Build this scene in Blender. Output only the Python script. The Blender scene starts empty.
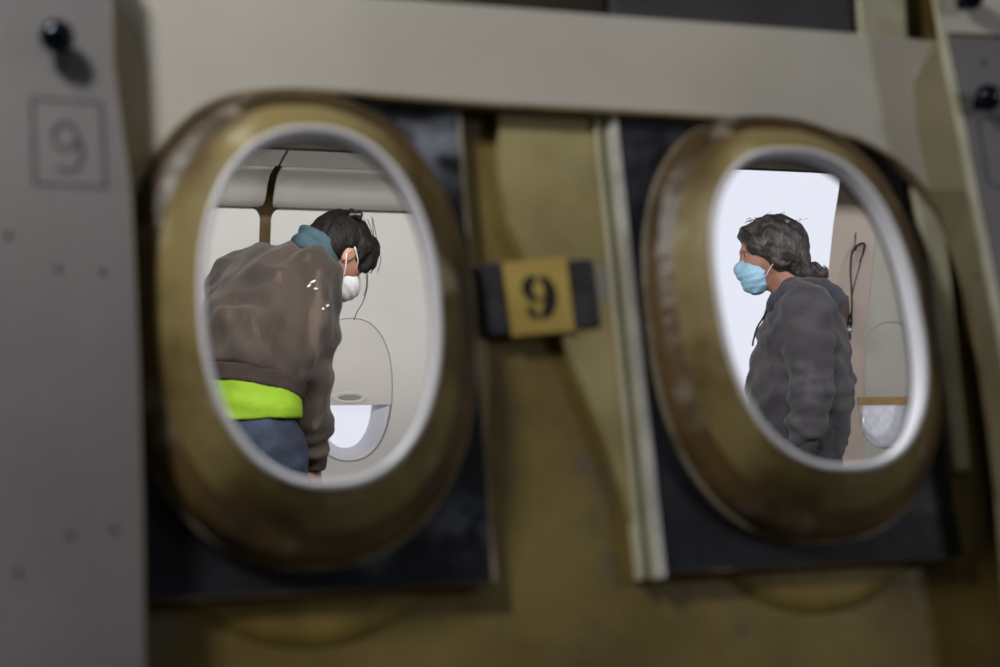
import bpy, bmesh, math, random
import numpy as np
from mathutils import Vector, Matrix

random.seed(4)
rng = np.random.default_rng(4)
S = bpy.context.scene
C = S.collection

# ------------------------------------------------------------------ camera, sky, lights, exposure
F_PX = 1389.0
_X = np.array([4400, 17, 1389.0]); _X /= np.linalg.norm(_X)
_p = math.radians(7)
_a = -(_X[1] * -math.cos(_p) + _X[2] * math.sin(_p)) / _X[0]
_Z = np.array([_a, -math.cos(_p), math.sin(_p)]); _Z /= np.linalg.norm(_Z)
_Z -= _X * (_Z @ _X); _Z /= np.linalg.norm(_Z)
_Y = np.cross(_Z, _X)
M = np.array([_X, _Y, _Z])                    # camera axes (right, down, forward) -> world
CAM = np.array([0, 0, 0.8])

cam = bpy.data.cameras.new('camera')
cam.lens = F_PX / 1000 * 36
cam.sensor_width = 36
cam.clip_start = 0.02
cam.dof.use_dof = True
cam.dof.focus_distance = 4.0
cam.dof.aperture_fstop = 2.6
camo = bpy.data.objects.new('camera', cam)
C.objects.link(camo)
right, down, fwd = M[:, 0], M[:, 1], M[:, 2]
mw = Matrix.Identity(4)
for i in range(3):
    mw[i][0] = right[i]; mw[i][1] = -down[i]; mw[i][2] = -fwd[i]; mw[i][3] = CAM[i]
camo.matrix_world = mw
S.camera = camo

w = bpy.data.worlds.new('overcast_sky'); S.world = w
w.use_nodes = True
w.node_tree.nodes['Background'].inputs[0].default_value = (0.86, 0.89, 1.0, 1)
w.node_tree.nodes['Background'].inputs[1].default_value = 0.92

S.view_settings.view_transform = 'Standard'
S.view_settings.look = 'None'
S.view_settings.gamma = 1
S.view_settings.use_curve_mapping = False
S.view_settings.exposure = 0.0


def area(name, loc, target, sx, sy, power, col):
    l = bpy.data.lights.new(name, 'AREA')
    l.shape = 'RECTANGLE'; l.size = sx; l.size_y = sy; l.energy = power; l.color = col
    o = bpy.data.objects.new(name, l); C.objects.link(o)
    o.location = loc
    o.rotation_euler = (Vector(target) - Vector(loc)).to_track_quat('-Z', 'Y').to_euler()
    return o


# hall lamps on the camera's side
area('hall_lamp', (-0.72, 0.52, 2.35), (0.40, 1.42, 1.10), 0.22, 0.3, 21, (1.0, 0.97, 0.92))
area('hall_lamp', (3.4, -0.9, 1.9), (0.4, 1.4, 1.1), 0.3, 0.4, 17, (0.95, 0.97, 1.0))
area('hall_ceiling_lamp', (0.6, -1.6, 4.2), (0.4, 1.4, 1.2), 0.5, 1.2, 5, (0.95, 0.97, 1.0))
# cabin strip and fill lamps, above the view
area('cabin_strip_or_fill_lamp', (0.4, 2.2, 1.95), (0.6, 4.6, 1.6), 2.4, 0.2, 46, (0.99, 0.98, 1.0))
area('cabin_strip_or_fill_lamp', (3.0, 2.2, 1.95), (3.0, 4.4, 1.3), 1.6, 0.2, 18, (0.99, 0.98, 1.0))
area('cabin_strip_or_fill_lamp', (-0.4, 2.1, 2.1), (0.5, 1.45, 0.9), 0.6, 0.2, 16, (0.94, 0.95, 1.0))  # unseen lamp added to brighten the window bezels from the cabin side
area('cabin_strip_or_fill_lamp', (0.9, 1.95, 2.1), (0.9, 1.6, 0.9), 0.6, 0.2, 14, (0.94, 0.95, 1.0))  # second unseen one, added for the right window bezel


# ------------------------------------------------------------------ projection helpers (measuring only)
def ray(px, py):
    return M @ np.array([(px - 500) / F_PX, (py - 333.5) / F_PX, 1])


def P(px, py, d):
    return CAM + ray(px, py) * d


def PY(px, py, Y):
    r = ray(px, py)
    return CAM + r * (Y / r[1])


TILT = math.radians(8.3)
U_ = np.array([1.0, 0, 0])
V_ = np.array([0, math.sin(TILT), math.cos(TILT)])
N_ = np.array([0, math.cos(TILT), -math.sin(TILT)])
O_ = P(297, 328, 1.42)


def uv(px, py, n=0.0):
    r = ray(px, py)
    s = ((O_ + N_ * n - CAM) @ N_) / (r @ N_)
    q = CAM + r * s - O_
    return float(q @ U_), float(q @ V_)


def WP(u, v, n=0.0):
    return O_ + U_ * u + V_ * v + N_ * n


# ------------------------------------------------------------------ object helpers
def tag(o, label, cat, group=None, kind=None):
    if label: o['label'] = label
    if cat: o['category'] = cat
    if group: o['group'] = group
    if kind: o['kind'] = kind
    return o


def empty(name, loc, label, cat, rot=(0, 0, 0), group=None, kind=None):
    o = bpy.data.objects.new(name, None)
    o.empty_display_size = 0.05
    C.objects.link(o)
    o.location = loc; o.rotation_euler = rot
    tag(o, label, cat, group, kind)
    bpy.context.view_layer.update()
    return o


def wall_thing(name, u, v, n, label, cat, group=None):
    return empty(name, WP(u, v, n), label, cat, (-TILT, 0, 0), group)


def mesh_obj(name, verts, faces, mat, parent=None, smooth=False, world=False, label=None):
    me = bpy.data.meshes.new(name)
    me.from_pydata([tuple(map(float, v)) for v in verts], [], [tuple(f) for f in faces])
    me.validate()
    bm = bmesh.new(); bm.from_mesh(me)
    bmesh.ops.recalc_face_normals(bm, faces=bm.faces[:])
    bm.to_mesh(me); bm.free()
    if mat: me.materials.append(mat)
    if smooth:
        for p in me.polygons: p.use_smooth = True
    o = bpy.data.objects.new(name, me)
    C.objects.link(o)
    if parent:
        o.parent = parent
        if world:
            o.matrix_parent_inverse = parent.matrix_world.inverted()
    if label: o['label'] = label
    return o


def bevel(o, wd, seg=2):
    m = o.modifiers.new('bevel', 'BEVEL'); m.width = wd; m.segments = seg; m.limit_method = 'ANGLE'
    m.angle_limit = math.radians(40)
    return o


def box(name, lo, hi, mat, parent=None, bev=0, world=False):
    (a, b, c), (d, e, f) = lo, hi
    v = [(a, b, c), (d, b, c), (d, e, c), (a, e, c), (a, b, f), (d, b, f), (d, e, f), (a, e, f)]
    fs = [(0, 3, 2, 1), (4, 5, 6, 7), (0, 1, 5, 4), (1, 2, 6, 5), (2, 3, 7, 6), (3, 0, 4, 7)]
    o = mesh_obj(name, v, fs, mat, parent, world=world)
    if bev: bevel(o, bev)
    return o


def sellipse(a, b, k=2.25, n=72, cx=0, cz=0):
    pts = []
    for i in range(n):
        t = 2 * math.pi * i / n
        c, s = math.cos(t), math.sin(t)
        pts.append((cx + a * math.copysign(abs(c) ** (2 / k), c), cz + b * math.copysign(abs(s) ** (2 / k), s)))
    return pts


def ring_loft(name, rings, mat, parent, smooth=True, close=False):
    """rings: list of loops [(x, y, z)...], equal length"""
    n = len(rings[0]); v = [p for r in rings for p in r]; f = []
    last = len(rings) if close else len(rings) - 1
    for i in range(last):
        j = (i + 1) % len(rings)
        for k in range(n):
            k2 = (k + 1) % n
            f.append((i * n + k, i * n + k2, j * n + k2, j * n + k))
    return mesh_obj(name, v, f, mat, parent, smooth)


def slab(name, outline, y0, y1, mat, parent, bev=0):
    """outline polygon in (x, z) of the wall frame, extruded from y0 to y1"""
    n = len(outline)
    v = [(x, y0, z) for x, z in outline] + [(x, y1, z) for x, z in outline]
    f = [tuple(range(n)), tuple(range(2 * n - 1, n - 1, -1))]
    f += [(i, (i + 1) % n, n + (i + 1) % n, n + i) for i in range(n)]
    o = mesh_obj(name, v, f, mat, parent)
    if bev: bevel(o, bev)
    return o


def tube_mesh(paths, n=6):
    """paths: list of (points, radius or list of radii)"""
    V, Fc = [], []
    for pts, rad in paths:
        pts = [Vector(p) for p in pts]
        base = len(V)
        prev = None
        for i, p in enumerate(pts):
            t = (pts[min(i + 1, len(pts) - 1)] - pts[max(i - 1, 0)])
            t.normalize()
            if prev is None:
                a = t.orthogonal().normalized()
            else:
                a = (prev - t * prev.dot(t)).normalized()
            prev = a
            b = t.cross(a)
            r = rad[i] if isinstance(rad, (list, tuple)) else rad
            for k in range(n):
                an = 2 * math.pi * k / n
                V.append(p + (a * math.cos(an) + b * math.sin(an)) * r)
        m = len(pts)
        for i in range(m - 1):
            for k in range(n):
                k2 = (k + 1) % n
                Fc.append((base + i * n + k, base + i * n + k2, base + (i + 1) * n + k2, base + (i + 1) * n + k))
        Fc.append(tuple(base + k for k in reversed(range(n))))
        Fc.append(tuple(base + (m - 1) * n + k for k in range(n)))
    return V, Fc


def tube(name, paths, mat, parent=None, n=6, world=False, label=None):
    v, f = tube_mesh(paths, n)
    return mesh_obj(name, v, f, mat, parent, True, world, label)


def bez(pts, n=20):
    """Catmull-Rom through points"""
    pts = [np.array(p, float) for p in pts]
    q = [2 * pts[0] - pts[1]] + pts + [2 * pts[-1] - pts[-2]]
    out = []
    seg = len(pts) - 1
    per = max(2, n // seg)
    for i in range(seg):
        a, b, c, d = q[i:i + 4]
        for k in range(per):
            t = k / per
            out.append(0.5 * ((2 * b) + (-a + c) * t + (2 * a - 5 * b + 4 * c - d) * t * t + (-a + 3 * b - 3 * c + d) * t ** 3))
    out.append(pts[-1])
    return out


def ribbon(name, strokes, y0, y1, mat, parent):
    """flat strokes in (x, z) of the wall frame: list of (points, widths)"""
    V, Fc = [], []
    for pts, ws in strokes:
        m = len(pts)
        if not isinstance(ws, (list, tuple, np.ndarray)): ws = [ws] * m
        b = len(V)
        for i in range(m):
            t = np.array(pts[min(i + 1, m - 1)]) - np.array(pts[max(i - 1, 0)])
            t = t / (np.linalg.norm(t) + 1e-9)
            nn = np.array([-t[1], t[0]]) * ws[i] / 2
            a, c = np.array(pts[i]) + nn, np.array(pts[i]) - nn
            V += [(a[0], y0, a[1]), (c[0], y0, c[1]), (a[0], y1, a[1]), (c[0], y1, c[1])]
        for i in range(m - 1):
            k, l = b + 4 * i, b + 4 * i + 4
            Fc += [(k, l, l + 1, k + 1), (k + 2, k + 3, l + 3, l + 2), (k, k + 2, l + 2, l), (k + 1, l + 1, l + 3, k + 3)]
        k = b + 4 * (m - 1)
        Fc += [(b, b + 1, b + 3, b + 2), (k, k + 2, k + 3, k + 1)]
    return mesh_obj(name, V, Fc, mat, parent)


# ------------------------------------------------------------------ materials
def lin(r, g, b):
    f = lambda c: c / 12.92 if c <= 0.04045 else ((c + 0.055) / 1.055) ** 2.4
    return (f(r / 255), f(g / 255), f(b / 255), 1)


def material(name, c1, c2=None, rough=0.6, scale=8, detail=4, lo=0.35, hi=0.65, stretch=(1, 1, 1), bump=0, bscale=40,
             metal=0, spec=0.5, c3=None, s3=30, lo3=0.55, hi3=0.7, dist=0.0, sheen=0):
    m = bpy.data.materials.new(name); m.use_nodes = True
    nt = m.node_tree; N = nt.nodes; L = nt.links
    b = N['Principled BSDF']
    b.inputs['Roughness'].default_value = rough
    b.inputs['Metallic'].default_value = metal
    b.inputs['Specular IOR Level'].default_value = spec
    if sheen: b.inputs['Sheen Weight'].default_value = sheen
    tc = N.new('ShaderNodeTexCoord'); mp = N.new('ShaderNodeMapping')
    mp.inputs['Scale'].default_value = stretch
    L.new(tc.outputs['Object'], mp.inputs['Vector'])

    def noise(sc, det, a, z):
        t = N.new('ShaderNodeTexNoise'); t.inputs['Scale'].default_value = sc; t.inputs['Detail'].default_value = det
        t.inputs['Distortion'].default_value = dist
        L.new(mp.outputs[0], t.inputs['Vector'])
        r = N.new('ShaderNodeMapRange'); r.inputs['From Min'].default_value = a; r.inputs['From Max'].default_value = z
        r.interpolation_type = 'SMOOTHSTEP'
        L.new(t.outputs['Fac'], r.inputs['Value'])
        return r.outputs[0]

    def mix(fac, a, bb):
        x = N.new('ShaderNodeMix'); x.data_type = 'RGBA'
        L.new(fac, x.inputs[0])
        if isinstance(a, tuple): x.inputs[6].default_value = a
        else: L.new(a, x.inputs[6])
        x.inputs[7].default_value = bb
        return x.outputs[2]
    col = c1
    if c2 is not None: col = mix(noise(scale, detail, lo, hi), col, c2)
    if c3 is not None: col = mix(noise(s3, 5, lo3, hi3), col, c3)
    if isinstance(col, tuple): b.inputs['Base Color'].default_value = col
    else: L.new(col, b.inputs['Base Color'])
    if bump:
        t = N.new('ShaderNodeTexNoise'); t.inputs['Scale'].default_value = bscale; t.inputs['Detail'].default_value = 5
        L.new(mp.outputs[0], t.inputs['Vector'])
        bp = N.new('ShaderNodeBump'); bp.inputs['Strength'].default_value = bump; bp.inputs['Distance'].default_value = 0.01
        L.new(t.outputs['Fac'], bp.inputs['Height']); L.new(bp.outputs[0], b.inputs['Normal'])
    return m


MAT = {}
MAT['ochre'] = material('ochre_fibreglass', lin(134, 116, 62), lin(104, 86, 40), 0.55, 5, 5, 0.35, 0.68, bump=0.25, bscale=30,
                        c3=lin(98, 90, 70), s3=11, lo3=0.56, hi3=0.72)
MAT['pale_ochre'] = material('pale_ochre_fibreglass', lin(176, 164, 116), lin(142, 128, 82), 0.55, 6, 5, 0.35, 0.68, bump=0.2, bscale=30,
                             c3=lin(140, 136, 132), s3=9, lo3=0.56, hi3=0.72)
MAT['ochre_funnel'] = material('ochre_funnel', lin(152, 136, 88), lin(100, 82, 44), 0.45, 7, 6, 0.40, 0.62, bump=0.2, bscale=40,
                               c3=lin(206, 198, 166), s3=11, lo3=0.54, hi3=0.74)
MAT['brown_resin'] = material('brown_resin', lin(104, 82, 50), lin(62, 48, 30), 0.38, 9, 6, 0.35, 0.65, bump=0.25, bscale=60,
                              c3=lin(170, 158, 142), s3=13, lo3=0.56, hi3=0.76)
MAT['pale_edge'] = material('pale_edge', lin(160, 152, 132), lin(116, 106, 84), 0.4, 20, 4)
MAT['cream_strip'] = material('cream_strip', lin(212, 210, 188), lin(190, 187, 162), 0.45, 14, 4)
MAT['white_strip'] = material('white_strip', lin(222, 222, 218), lin(180, 180, 178), 0.35, 14, 4)
MAT['grey_strip'] = material('grey_strip', lin(124, 116, 92), lin(92, 82, 60), 0.5, 18, 4)
MAT['black_sheet'] = material('black_rubber_sheet', lin(24, 25, 31), lin(36, 38, 47), 0.55, 10, 6, 0.4, 0.7, bump=0.15, bscale=50, spec=0.3,
                              c3=lin(104, 108, 124), s3=9, lo3=0.56, hi3=0.80)


def dusty(m, spots):
    """patches of grey dust: spots = (x, z, radius, noise scale, amount)"""
    nt = m.node_tree; N = nt.nodes; L = nt.links
    b = N['Principled BSDF']; cur = b.inputs['Base Color'].links[0].from_socket
    tc = N.new('ShaderNodeTexCoord')
    for (x, z, r, sc, amt) in spots:
        d = N.new('ShaderNodeVectorMath'); d.operation = 'DISTANCE'; d.inputs[1].default_value = (x, 0, z)
        L.new(tc.outputs['Object'], d.inputs[0])
        mr = N.new('ShaderNodeMapRange'); mr.inputs['From Min'].default_value = r; mr.inputs['From Max'].default_value = r * 0.3
        mr.inputs['To Max'].default_value = amt
        L.new(d.outputs['Value'], mr.inputs['Value'])
        n = N.new('ShaderNodeTexNoise'); n.inputs['Scale'].default_value = sc; n.inputs['Detail'].default_value = 5; n.inputs['Distortion'].default_value = 0.8
        L.new(tc.outputs['Object'], n.inputs['Vector'])
        m2 = N.new('ShaderNodeMapRange'); m2.inputs['From Min'].default_value = 0.40; m2.inputs['From Max'].default_value = 0.66
        L.new(n.outputs['Fac'], m2.inputs['Value'])
        mu = N.new('ShaderNodeMath'); mu.operation = 'MULTIPLY'
        L.new(mr.outputs[0], mu.inputs[0]); L.new(m2.outputs[0], mu.inputs[1])
        x_ = N.new('ShaderNodeMix'); x_.data_type = 'RGBA'
        L.new(mu.outputs[0], x_.inputs[0]); L.new(cur, x_.inputs[6]); x_.inputs[7].default_value = lin(150, 156, 172)
        cur = x_.outputs[2]
    L.new(cur, b.inputs['Base Color'])


MAT['black_sheet_left'] = material('black_sheet_dusty', lin(24, 25, 31), lin(36, 38, 47), 0.55, 10, 6, 0.4, 0.7, bump=0.15, bscale=50, spec=0.3)
dusty(MAT['black_sheet_left'], [(0.15, 0.22, 0.16, 14, 0.75), (0.15, -0.215, 0.045, 45, 0.5), (0.06, -0.245, 0.03, 30, 0.25)])
MAT['black_sheet_right'] = material('black_sheet_scuffed', lin(24, 25, 31), lin(36, 38, 47), 0.55, 10, 6, 0.4, 0.7, bump=0.15, bscale=50, spec=0.3)
dusty(MAT['black_sheet_right'], [(0.15, -0.22, 0.035, 45, 0.3), (-0.16, 0.2, 0.1, 16, 0.2)])
MAT['panel'] = material('cream_painted_metal', lin(205, 200, 190), lin(192, 187, 177), 0.42, 3, 3)
MAT['panel_edge'] = material('tan_edge', lin(150, 136, 108), lin(122, 108, 82), 0.5, 16, 3)
MAT['rib'] = material('mauve_grey_paint', lin(126, 123, 126), lin(116, 113, 116), 0.55, 4, 4, bump=0.05, bscale=70,
                      c3=lin(104, 101, 104), s3=60, lo3=0.64, hi3=0.75)
MAT['web'] = material('tan_primer', lin(136, 124, 98), lin(118, 106, 82), 0.55, 6, 4)
MAT['web_r'] = material('greenish_primer', lin(150, 142, 116), lin(132, 124, 98), 0.5, 6, 4)
MAT['rivet'] = material('dark_rivet', lin(70, 66, 66), None, 0.4)
MAT['bolt'] = material('blue_black_bolt', lin(20, 26, 38), lin(30, 38, 52), 0.12, 30, 2, metal=0.6)
MAT['pencil'] = material('marker_line', lin(60, 58, 62), lin(84, 82, 84), 0.7, 60, 3)
MAT['sign'] = material('yellow_card', lin(196, 172, 92), lin(176, 150, 74), 0.6, 9, 3)
MAT['ink'] = material('black_ink', lin(16, 15, 14), None, 0.6)
MAT['foam'] = material('dark_foam', lin(38, 37, 41), lin(60, 59, 66), 0.9, 25, 4)
MAT['tube'] = material('white_plastic_bezel', lin(240, 240, 246), lin(232, 232, 240), 0.28, 5, 3)
MAT['seal'] = material('dark_seal', lin(48, 42, 38), None, 0.6)
MAT['crown'] = material('dark_brown_insulation_and_shade', lin(48, 38, 28), lin(34, 27, 20), 0.8, 6, 4)
MAT['skin_inner'] = material('brown_primer', lin(150, 124, 86), lin(124, 100, 66), 0.7, 6, 4)
MAT['slate'] = material('slate_blanket', lin(70, 68, 72), lin(54, 52, 56), 0.7, 6, 4, bump=0.2, bscale=14)
MAT['lining'] = material('cabin_lining', lin(222, 220, 214), lin(216, 213, 206), 0.45, 3, 3)
MAT['lining_side'] = material('grey_green_lining', lin(200, 198, 190), lin(190, 188, 178), 0.5, 3, 3)
MAT['beige'] = material('rosy_beige_lining', lin(206, 190, 180), lin(196, 180, 168), 0.5, 3, 3)
MAT['cove'] = material('cove_lining', lin(206, 202, 194), lin(198, 194, 184), 0.5, 3, 3)
MAT['blind'] = material('blind_plastic', lin(218, 214, 204), lin(212, 208, 198), 0.4, 3, 3)
MAT['grip'] = material('grip_grey', lin(150, 148, 142), None, 0.5)
MAT['reveal'] = material('window_reveal_white', lin(232, 230, 236), lin(226, 224, 232), 0.35, 3, 3)
MAT['carpet'] = material('grey_carpet', lin(96, 98, 106), lin(76, 78, 86), 0.95, 60, 5, bump=0.3, bscale=200)
MAT['concrete'] = material('concrete', lin(120, 118, 114), lin(98, 96, 92), 0.85, 3, 6)
MAT['hall'] = material('hall_paint', lin(96, 96, 98), lin(84, 84, 86), 0.8, 2, 3)
MAT['cable'] = material('black_cable', lin(26, 24, 26), None, 0.45)
MAT['steel'] = material('steel_connector', lin(170, 170, 172), None, 0.3, metal=0.9)
MAT['bracket'] = material('brown_bracket', lin(86, 66, 50), None, 0.6)
MAT['tape'] = material('tan_tape', lin(176, 146, 96), lin(160, 130, 80), 0.5, 20, 3)
MAT['skin'] = material('skin', lin(176, 132, 110), lin(158, 112, 92), 0.5, 14, 4)
MAT['eye'] = material('eye_white', lin(176, 168, 162), None, 0.3)
MAT['iris'] = material('iris', lin(50, 36, 28), None, 0.2)
MAT['dark_hair'] = material('dark_brown_hair', lin(17, 13, 12), lin(30, 22, 18), 0.6, 30, 4, 0.4, 0.7, stretch=(2, 2, 0.5), bump=0.5, bscale=90, spec=0.25)
MAT['grey_hair'] = material('greying_hair', lin(42, 37, 36), lin(78, 72, 70), 0.5, 26, 5, 0.4, 0.7, stretch=(1.5, 1.5, 0.7), bump=0.6, bscale=80,
                            c3=lin(124, 118, 114), s3=40, lo3=0.58, hi3=0.74)
MAT['brown_cloth'] = material('faded_brown_cotton', lin(66, 54, 44), lin(50, 41, 33), 0.9, 6, 5, 0.35, 0.65, stretch=(1.6, 1.6, 0.6), bump=0.25, bscale=120,
                              c3=lin(92, 78, 66), s3=9, lo3=0.57, hi3=0.74, dist=0.6, sheen=0.15)
MAT['brown_rib'] = material('brown_rib_knit', lin(58, 45, 36), lin(47, 37, 30), 0.95, 10, 4, bump=0.4, bscale=160)
MAT['lime'] = material('lime_cotton', lin(132, 168, 24), lin(116, 152, 18), 0.8, 7, 4, bump=0.2, bscale=60)
MAT['denim'] = material('blue_denim', lin(27, 34, 50), lin(44, 55, 76), 0.85, 14, 5, 0.4, 0.7, bump=0.3, bscale=160)
MAT['teal'] = material('teal_knit', lin(60, 82, 90), lin(44, 66, 75), 0.9, 12, 4, bump=0.3, bscale=120)
MAT['grey_cloth'] = material('charcoal_fleece', lin(74, 71, 75), lin(58, 55, 60), 0.95, 6, 5, 0.35, 0.65, bump=0.3, bscale=120,
                             c3=lin(88, 85, 89), s3=8, lo3=0.58, hi3=0.78, sheen=0.15)
MAT['grey_rib'] = material('charcoal_rib_knit', lin(72, 69, 73), lin(58, 56, 60), 0.95, 10, 4, bump=0.4, bscale=160)
MAT['hood'] = material('slate_hood_fleece', lin(70, 70, 80), lin(54, 54, 63), 0.95, 8, 4, bump=0.3, bscale=120, sheen=0.15)
MAT['trousers'] = material('dark_trousers', lin(60, 60, 66), lin(48, 48, 54), 0.9, 10, 4)
MAT['shoe'] = material('dark_shoe', lin(40, 38, 38), None, 0.6)
MAT['blue_mask'] = material('blue_mask_paper', lin(164, 206, 230), lin(150, 194, 220), 0.7, 10, 3, bump=0.2, bscale=120)
MAT['white_mask'] = material('white_mask_paper', lin(226, 226, 224), lin(214, 214, 214), 0.7, 10, 3)
MAT['loop'] = material('white_elastic', lin(222, 218, 210), None, 0.7)
MAT['clip'] = material('black_plastic', lin(22, 20, 22), None, 0.35)
MAT['paint'] = material('white_paint_mark', lin(214, 210, 204), None, 0.7)


def glassy(name, col, alpha):
    m = bpy.data.materials.new(name); m.use_nodes = True
    nt = m.node_tree; N = nt.nodes; L = nt.links
    b = N['Principled BSDF']; b.inputs['Base Color'].default_value = col; b.inputs['Roughness'].default_value = 0.12
    t = N.new('ShaderNodeBsdfTransparent'); x = N.new('ShaderNodeMixShader'); x.inputs[0].default_value = alpha
    L.new(t.outputs[0], x.inputs[1]); L.new(b.outputs[0], x.inputs[2]); L.new(x.outputs[0], N['Material Output'].inputs[0])
    return m


MAT['pane'] = glassy('window_glass', (0.95, 0.95, 0.97, 1), 0.08)


def film_mat():
    m = bpy.data.materials.new('milky_plastic_film'); m.use_nodes = True
    nt = m.node_tree; N = nt.nodes; L = nt.links
    b = N['Principled BSDF']; b.inputs['Base Color'].default_value = (0.8, 0.8, 0.84, 1); b.inputs['Roughness'].default_value = 0.2
    tr = N.new('ShaderNodeBsdfTranslucent'); tr.inputs[0].default_value = (0.85, 0.85, 0.9, 1)
    t = N.new('ShaderNodeBsdfTransparent')
    a = N.new('ShaderNodeMixShader'); a.inputs[0].default_value = 0.5
    L.new(b.outputs[0], a.inputs[1]); L.new(tr.outputs[0], a.inputs[2])
    x = N.new('ShaderNodeMixShader'); x.inputs[0].default_value = 0.75
    L.new(t.outputs[0], x.inputs[1]); L.new(a.outputs[0], x.inputs[2]); L.new(x.outputs[0], N['Material Output'].inputs[0])
    return m


MAT['film'] = film_mat()

# ------------------------------------------------------------------ hall shell
X0, X1, YB, YF, HT = -5.0, 8.0, -3.5, 5.3, 4.6
tag(box('floor', (X0, YB, -0.1), (X1, YF, 0), MAT['concrete']), 'grey concrete hall floor under the cabin', 'floor', kind='structure')
tag(box('ceiling', (X0, YB, HT), (X1, YF, HT + 0.1), MAT['hall']), 'grey hall ceiling high above the fuselage', 'ceiling', kind='structure')
tag(box('wall_back', (X0, YB - 0.1, 0), (X1, YB, HT), MAT['hall']), 'grey hall wall behind the camera', 'wall', kind='structure')
tag(box('wall_left', (X0 - 0.1, YB, 0), (X0, YF, HT), MAT['hall']), 'grey hall wall at the left end', 'wall', kind='structure')
tag(box('wall_right', (X1, YB, 0), (X1 + 0.1, YF, HT), MAT['hall']), 'grey hall wall at the right end', 'wall', kind='structure')
tag(box('ground', (-40, YF, -0.1), (50, 80, 0), MAT['concrete']), 'pale concrete apron outside the cabin door', 'ground', kind='structure')

# ------------------------------------------------------------------ far side of the cabin: skin, lining, windows, doorway
CABX0, CABX1 = -1.6, 4.6


def prof(z, off=0.0):
    return 4.80 - 0.16 * (z - 0.65) ** 2 + off


FWZ = 1.21; FWX1 = 0.957; FWX2 = 3.10
DX0, DX1 = 1.78, 2.805
DTOP = float(PY(775, 170, prof(2.0) + 0.14)[2])
zs = sorted(set([0, 0.3, 0.6, 0.94, 1.08, 1.21, 1.34, 1.47, 1.7, 1.9, DTOP, 2.3, 2.6]))
SDX1 = DX1 + 0.13
xs = sorted(set([CABX0, FWX1 - 0.16, FWX1 + 0.16, DX0, SDX1, FWX2 - 0.16, FWX2 + 0.16, CABX1]))


def hole(xa, xb, za, zb):
    xm, zm = (xa + xb) / 2, (za + zb) / 2
    if DX0 < xm < SDX1 and zm < DTOP: return True
    for c in (FWX1, FWX2):
        if abs(xm - c) < 0.16 and 0.94 < zm < 1.47: return True
    return False


V, Fc, idx = [], [], {}
for o_ in (0.09, 0.14):
    for i, x in enumerate(xs):
        for j, z in enumerate(zs):
            idx[(o_, i, j)] = len(V); V.append((x, prof(z, o_), z))
for i in range(len(xs) - 1):
    for j in range(len(zs) - 1):
        if hole(xs[i], xs[i + 1], zs[j], zs[j + 1]): continue
        for o_ in (0.09, 0.14):
            Fc.append((idx[(o_, i, j)], idx[(o_, i + 1, j)], idx[(o_, i + 1, j + 1)], idx[(o_, i, j + 1)]))
        for (di, dj, e) in ((-1, 0, ((i, j), (i, j + 1))), (1, 0, ((i + 1, j), (i + 1, j + 1))), (0, -1, ((i, j), (i + 1, j))), (0, 1, ((i, j + 1), (i + 1, j + 1)))):
            ii, jj = i + di, j + dj
            if ii < 0 or jj < 0 or ii >= len(xs) - 1 or jj >= len(zs) - 1 or hole(xs[ii], xs[ii + 1], zs[jj], zs[jj + 1]):
                a, b = e
                Fc.append((idx[(0.09,) + a], idx[(0.09,) + b], idx[(0.14,) + b], idx[(0.14,) + a]))
wf = mesh_obj('wall_far', V, Fc, MAT['skin_inner'])
tag(wf, 'brown primed fuselage skin behind the white cabin lining', 'wall', kind='structure')
# hall wall that closes the hall around the far side of the fuselage
hw = empty('wall_front', (0, 0, 0), 'grey hall wall around the far fuselage side', 'wall', kind='structure')
box('panel', (X0, 4.75, 0), (CABX0, 4.9, HT), MAT['hall'], hw)
box('panel', (CABX1, 4.75, 0), (X1, 4.9, HT), MAT['hall'], hw)
box('panel', (CABX0, 4.2, 2.55), (CABX1, 4.9, HT), MAT['hall'], hw)

# ceiling void (dark crown)
V, Fc = [], []
cr = [(1.55, 1.98), (1.9, 2.25), (2.4, 2.42), (3.0, 2.48), (3.6, 2.46), (4.1, 2.36), (4.45, 2.24), (4.60, 2.16)]
for x in (CABX0, CABX1):
    for (y, z) in cr: V.append((x, y, z))
for k in range(len(cr) - 1): Fc.append((k, k + 1, len(cr) + k + 1, len(cr) + k))
o = mesh_obj('ceiling_void', V, Fc, MAT['crown'], smooth=True)
o.modifiers.new('solid', 'SOLIDIFY').thickness = 0.03
tag(o, 'dark brown bare fuselage crown above the cabin', 'ceiling', kind='structure')
for x in (CABX0, CABX1):
    s = box('bulkhead', (x - 0.03, 1.2, 0), (x + 0.03, 4.85, 2.5), MAT['lining'])
    tag(s, 'white bulkhead closing the %s end of the cabin' % ('left' if x < 0 else 'right'), 'bulkhead', kind='structure')
tag(box('floor_cabin', (CABX0, 1.45, 0.0), (CABX1, 4.70, 0.012), MAT['carpet']), 'grey carpet on the cabin floor', 'floor', kind='structure')


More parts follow.
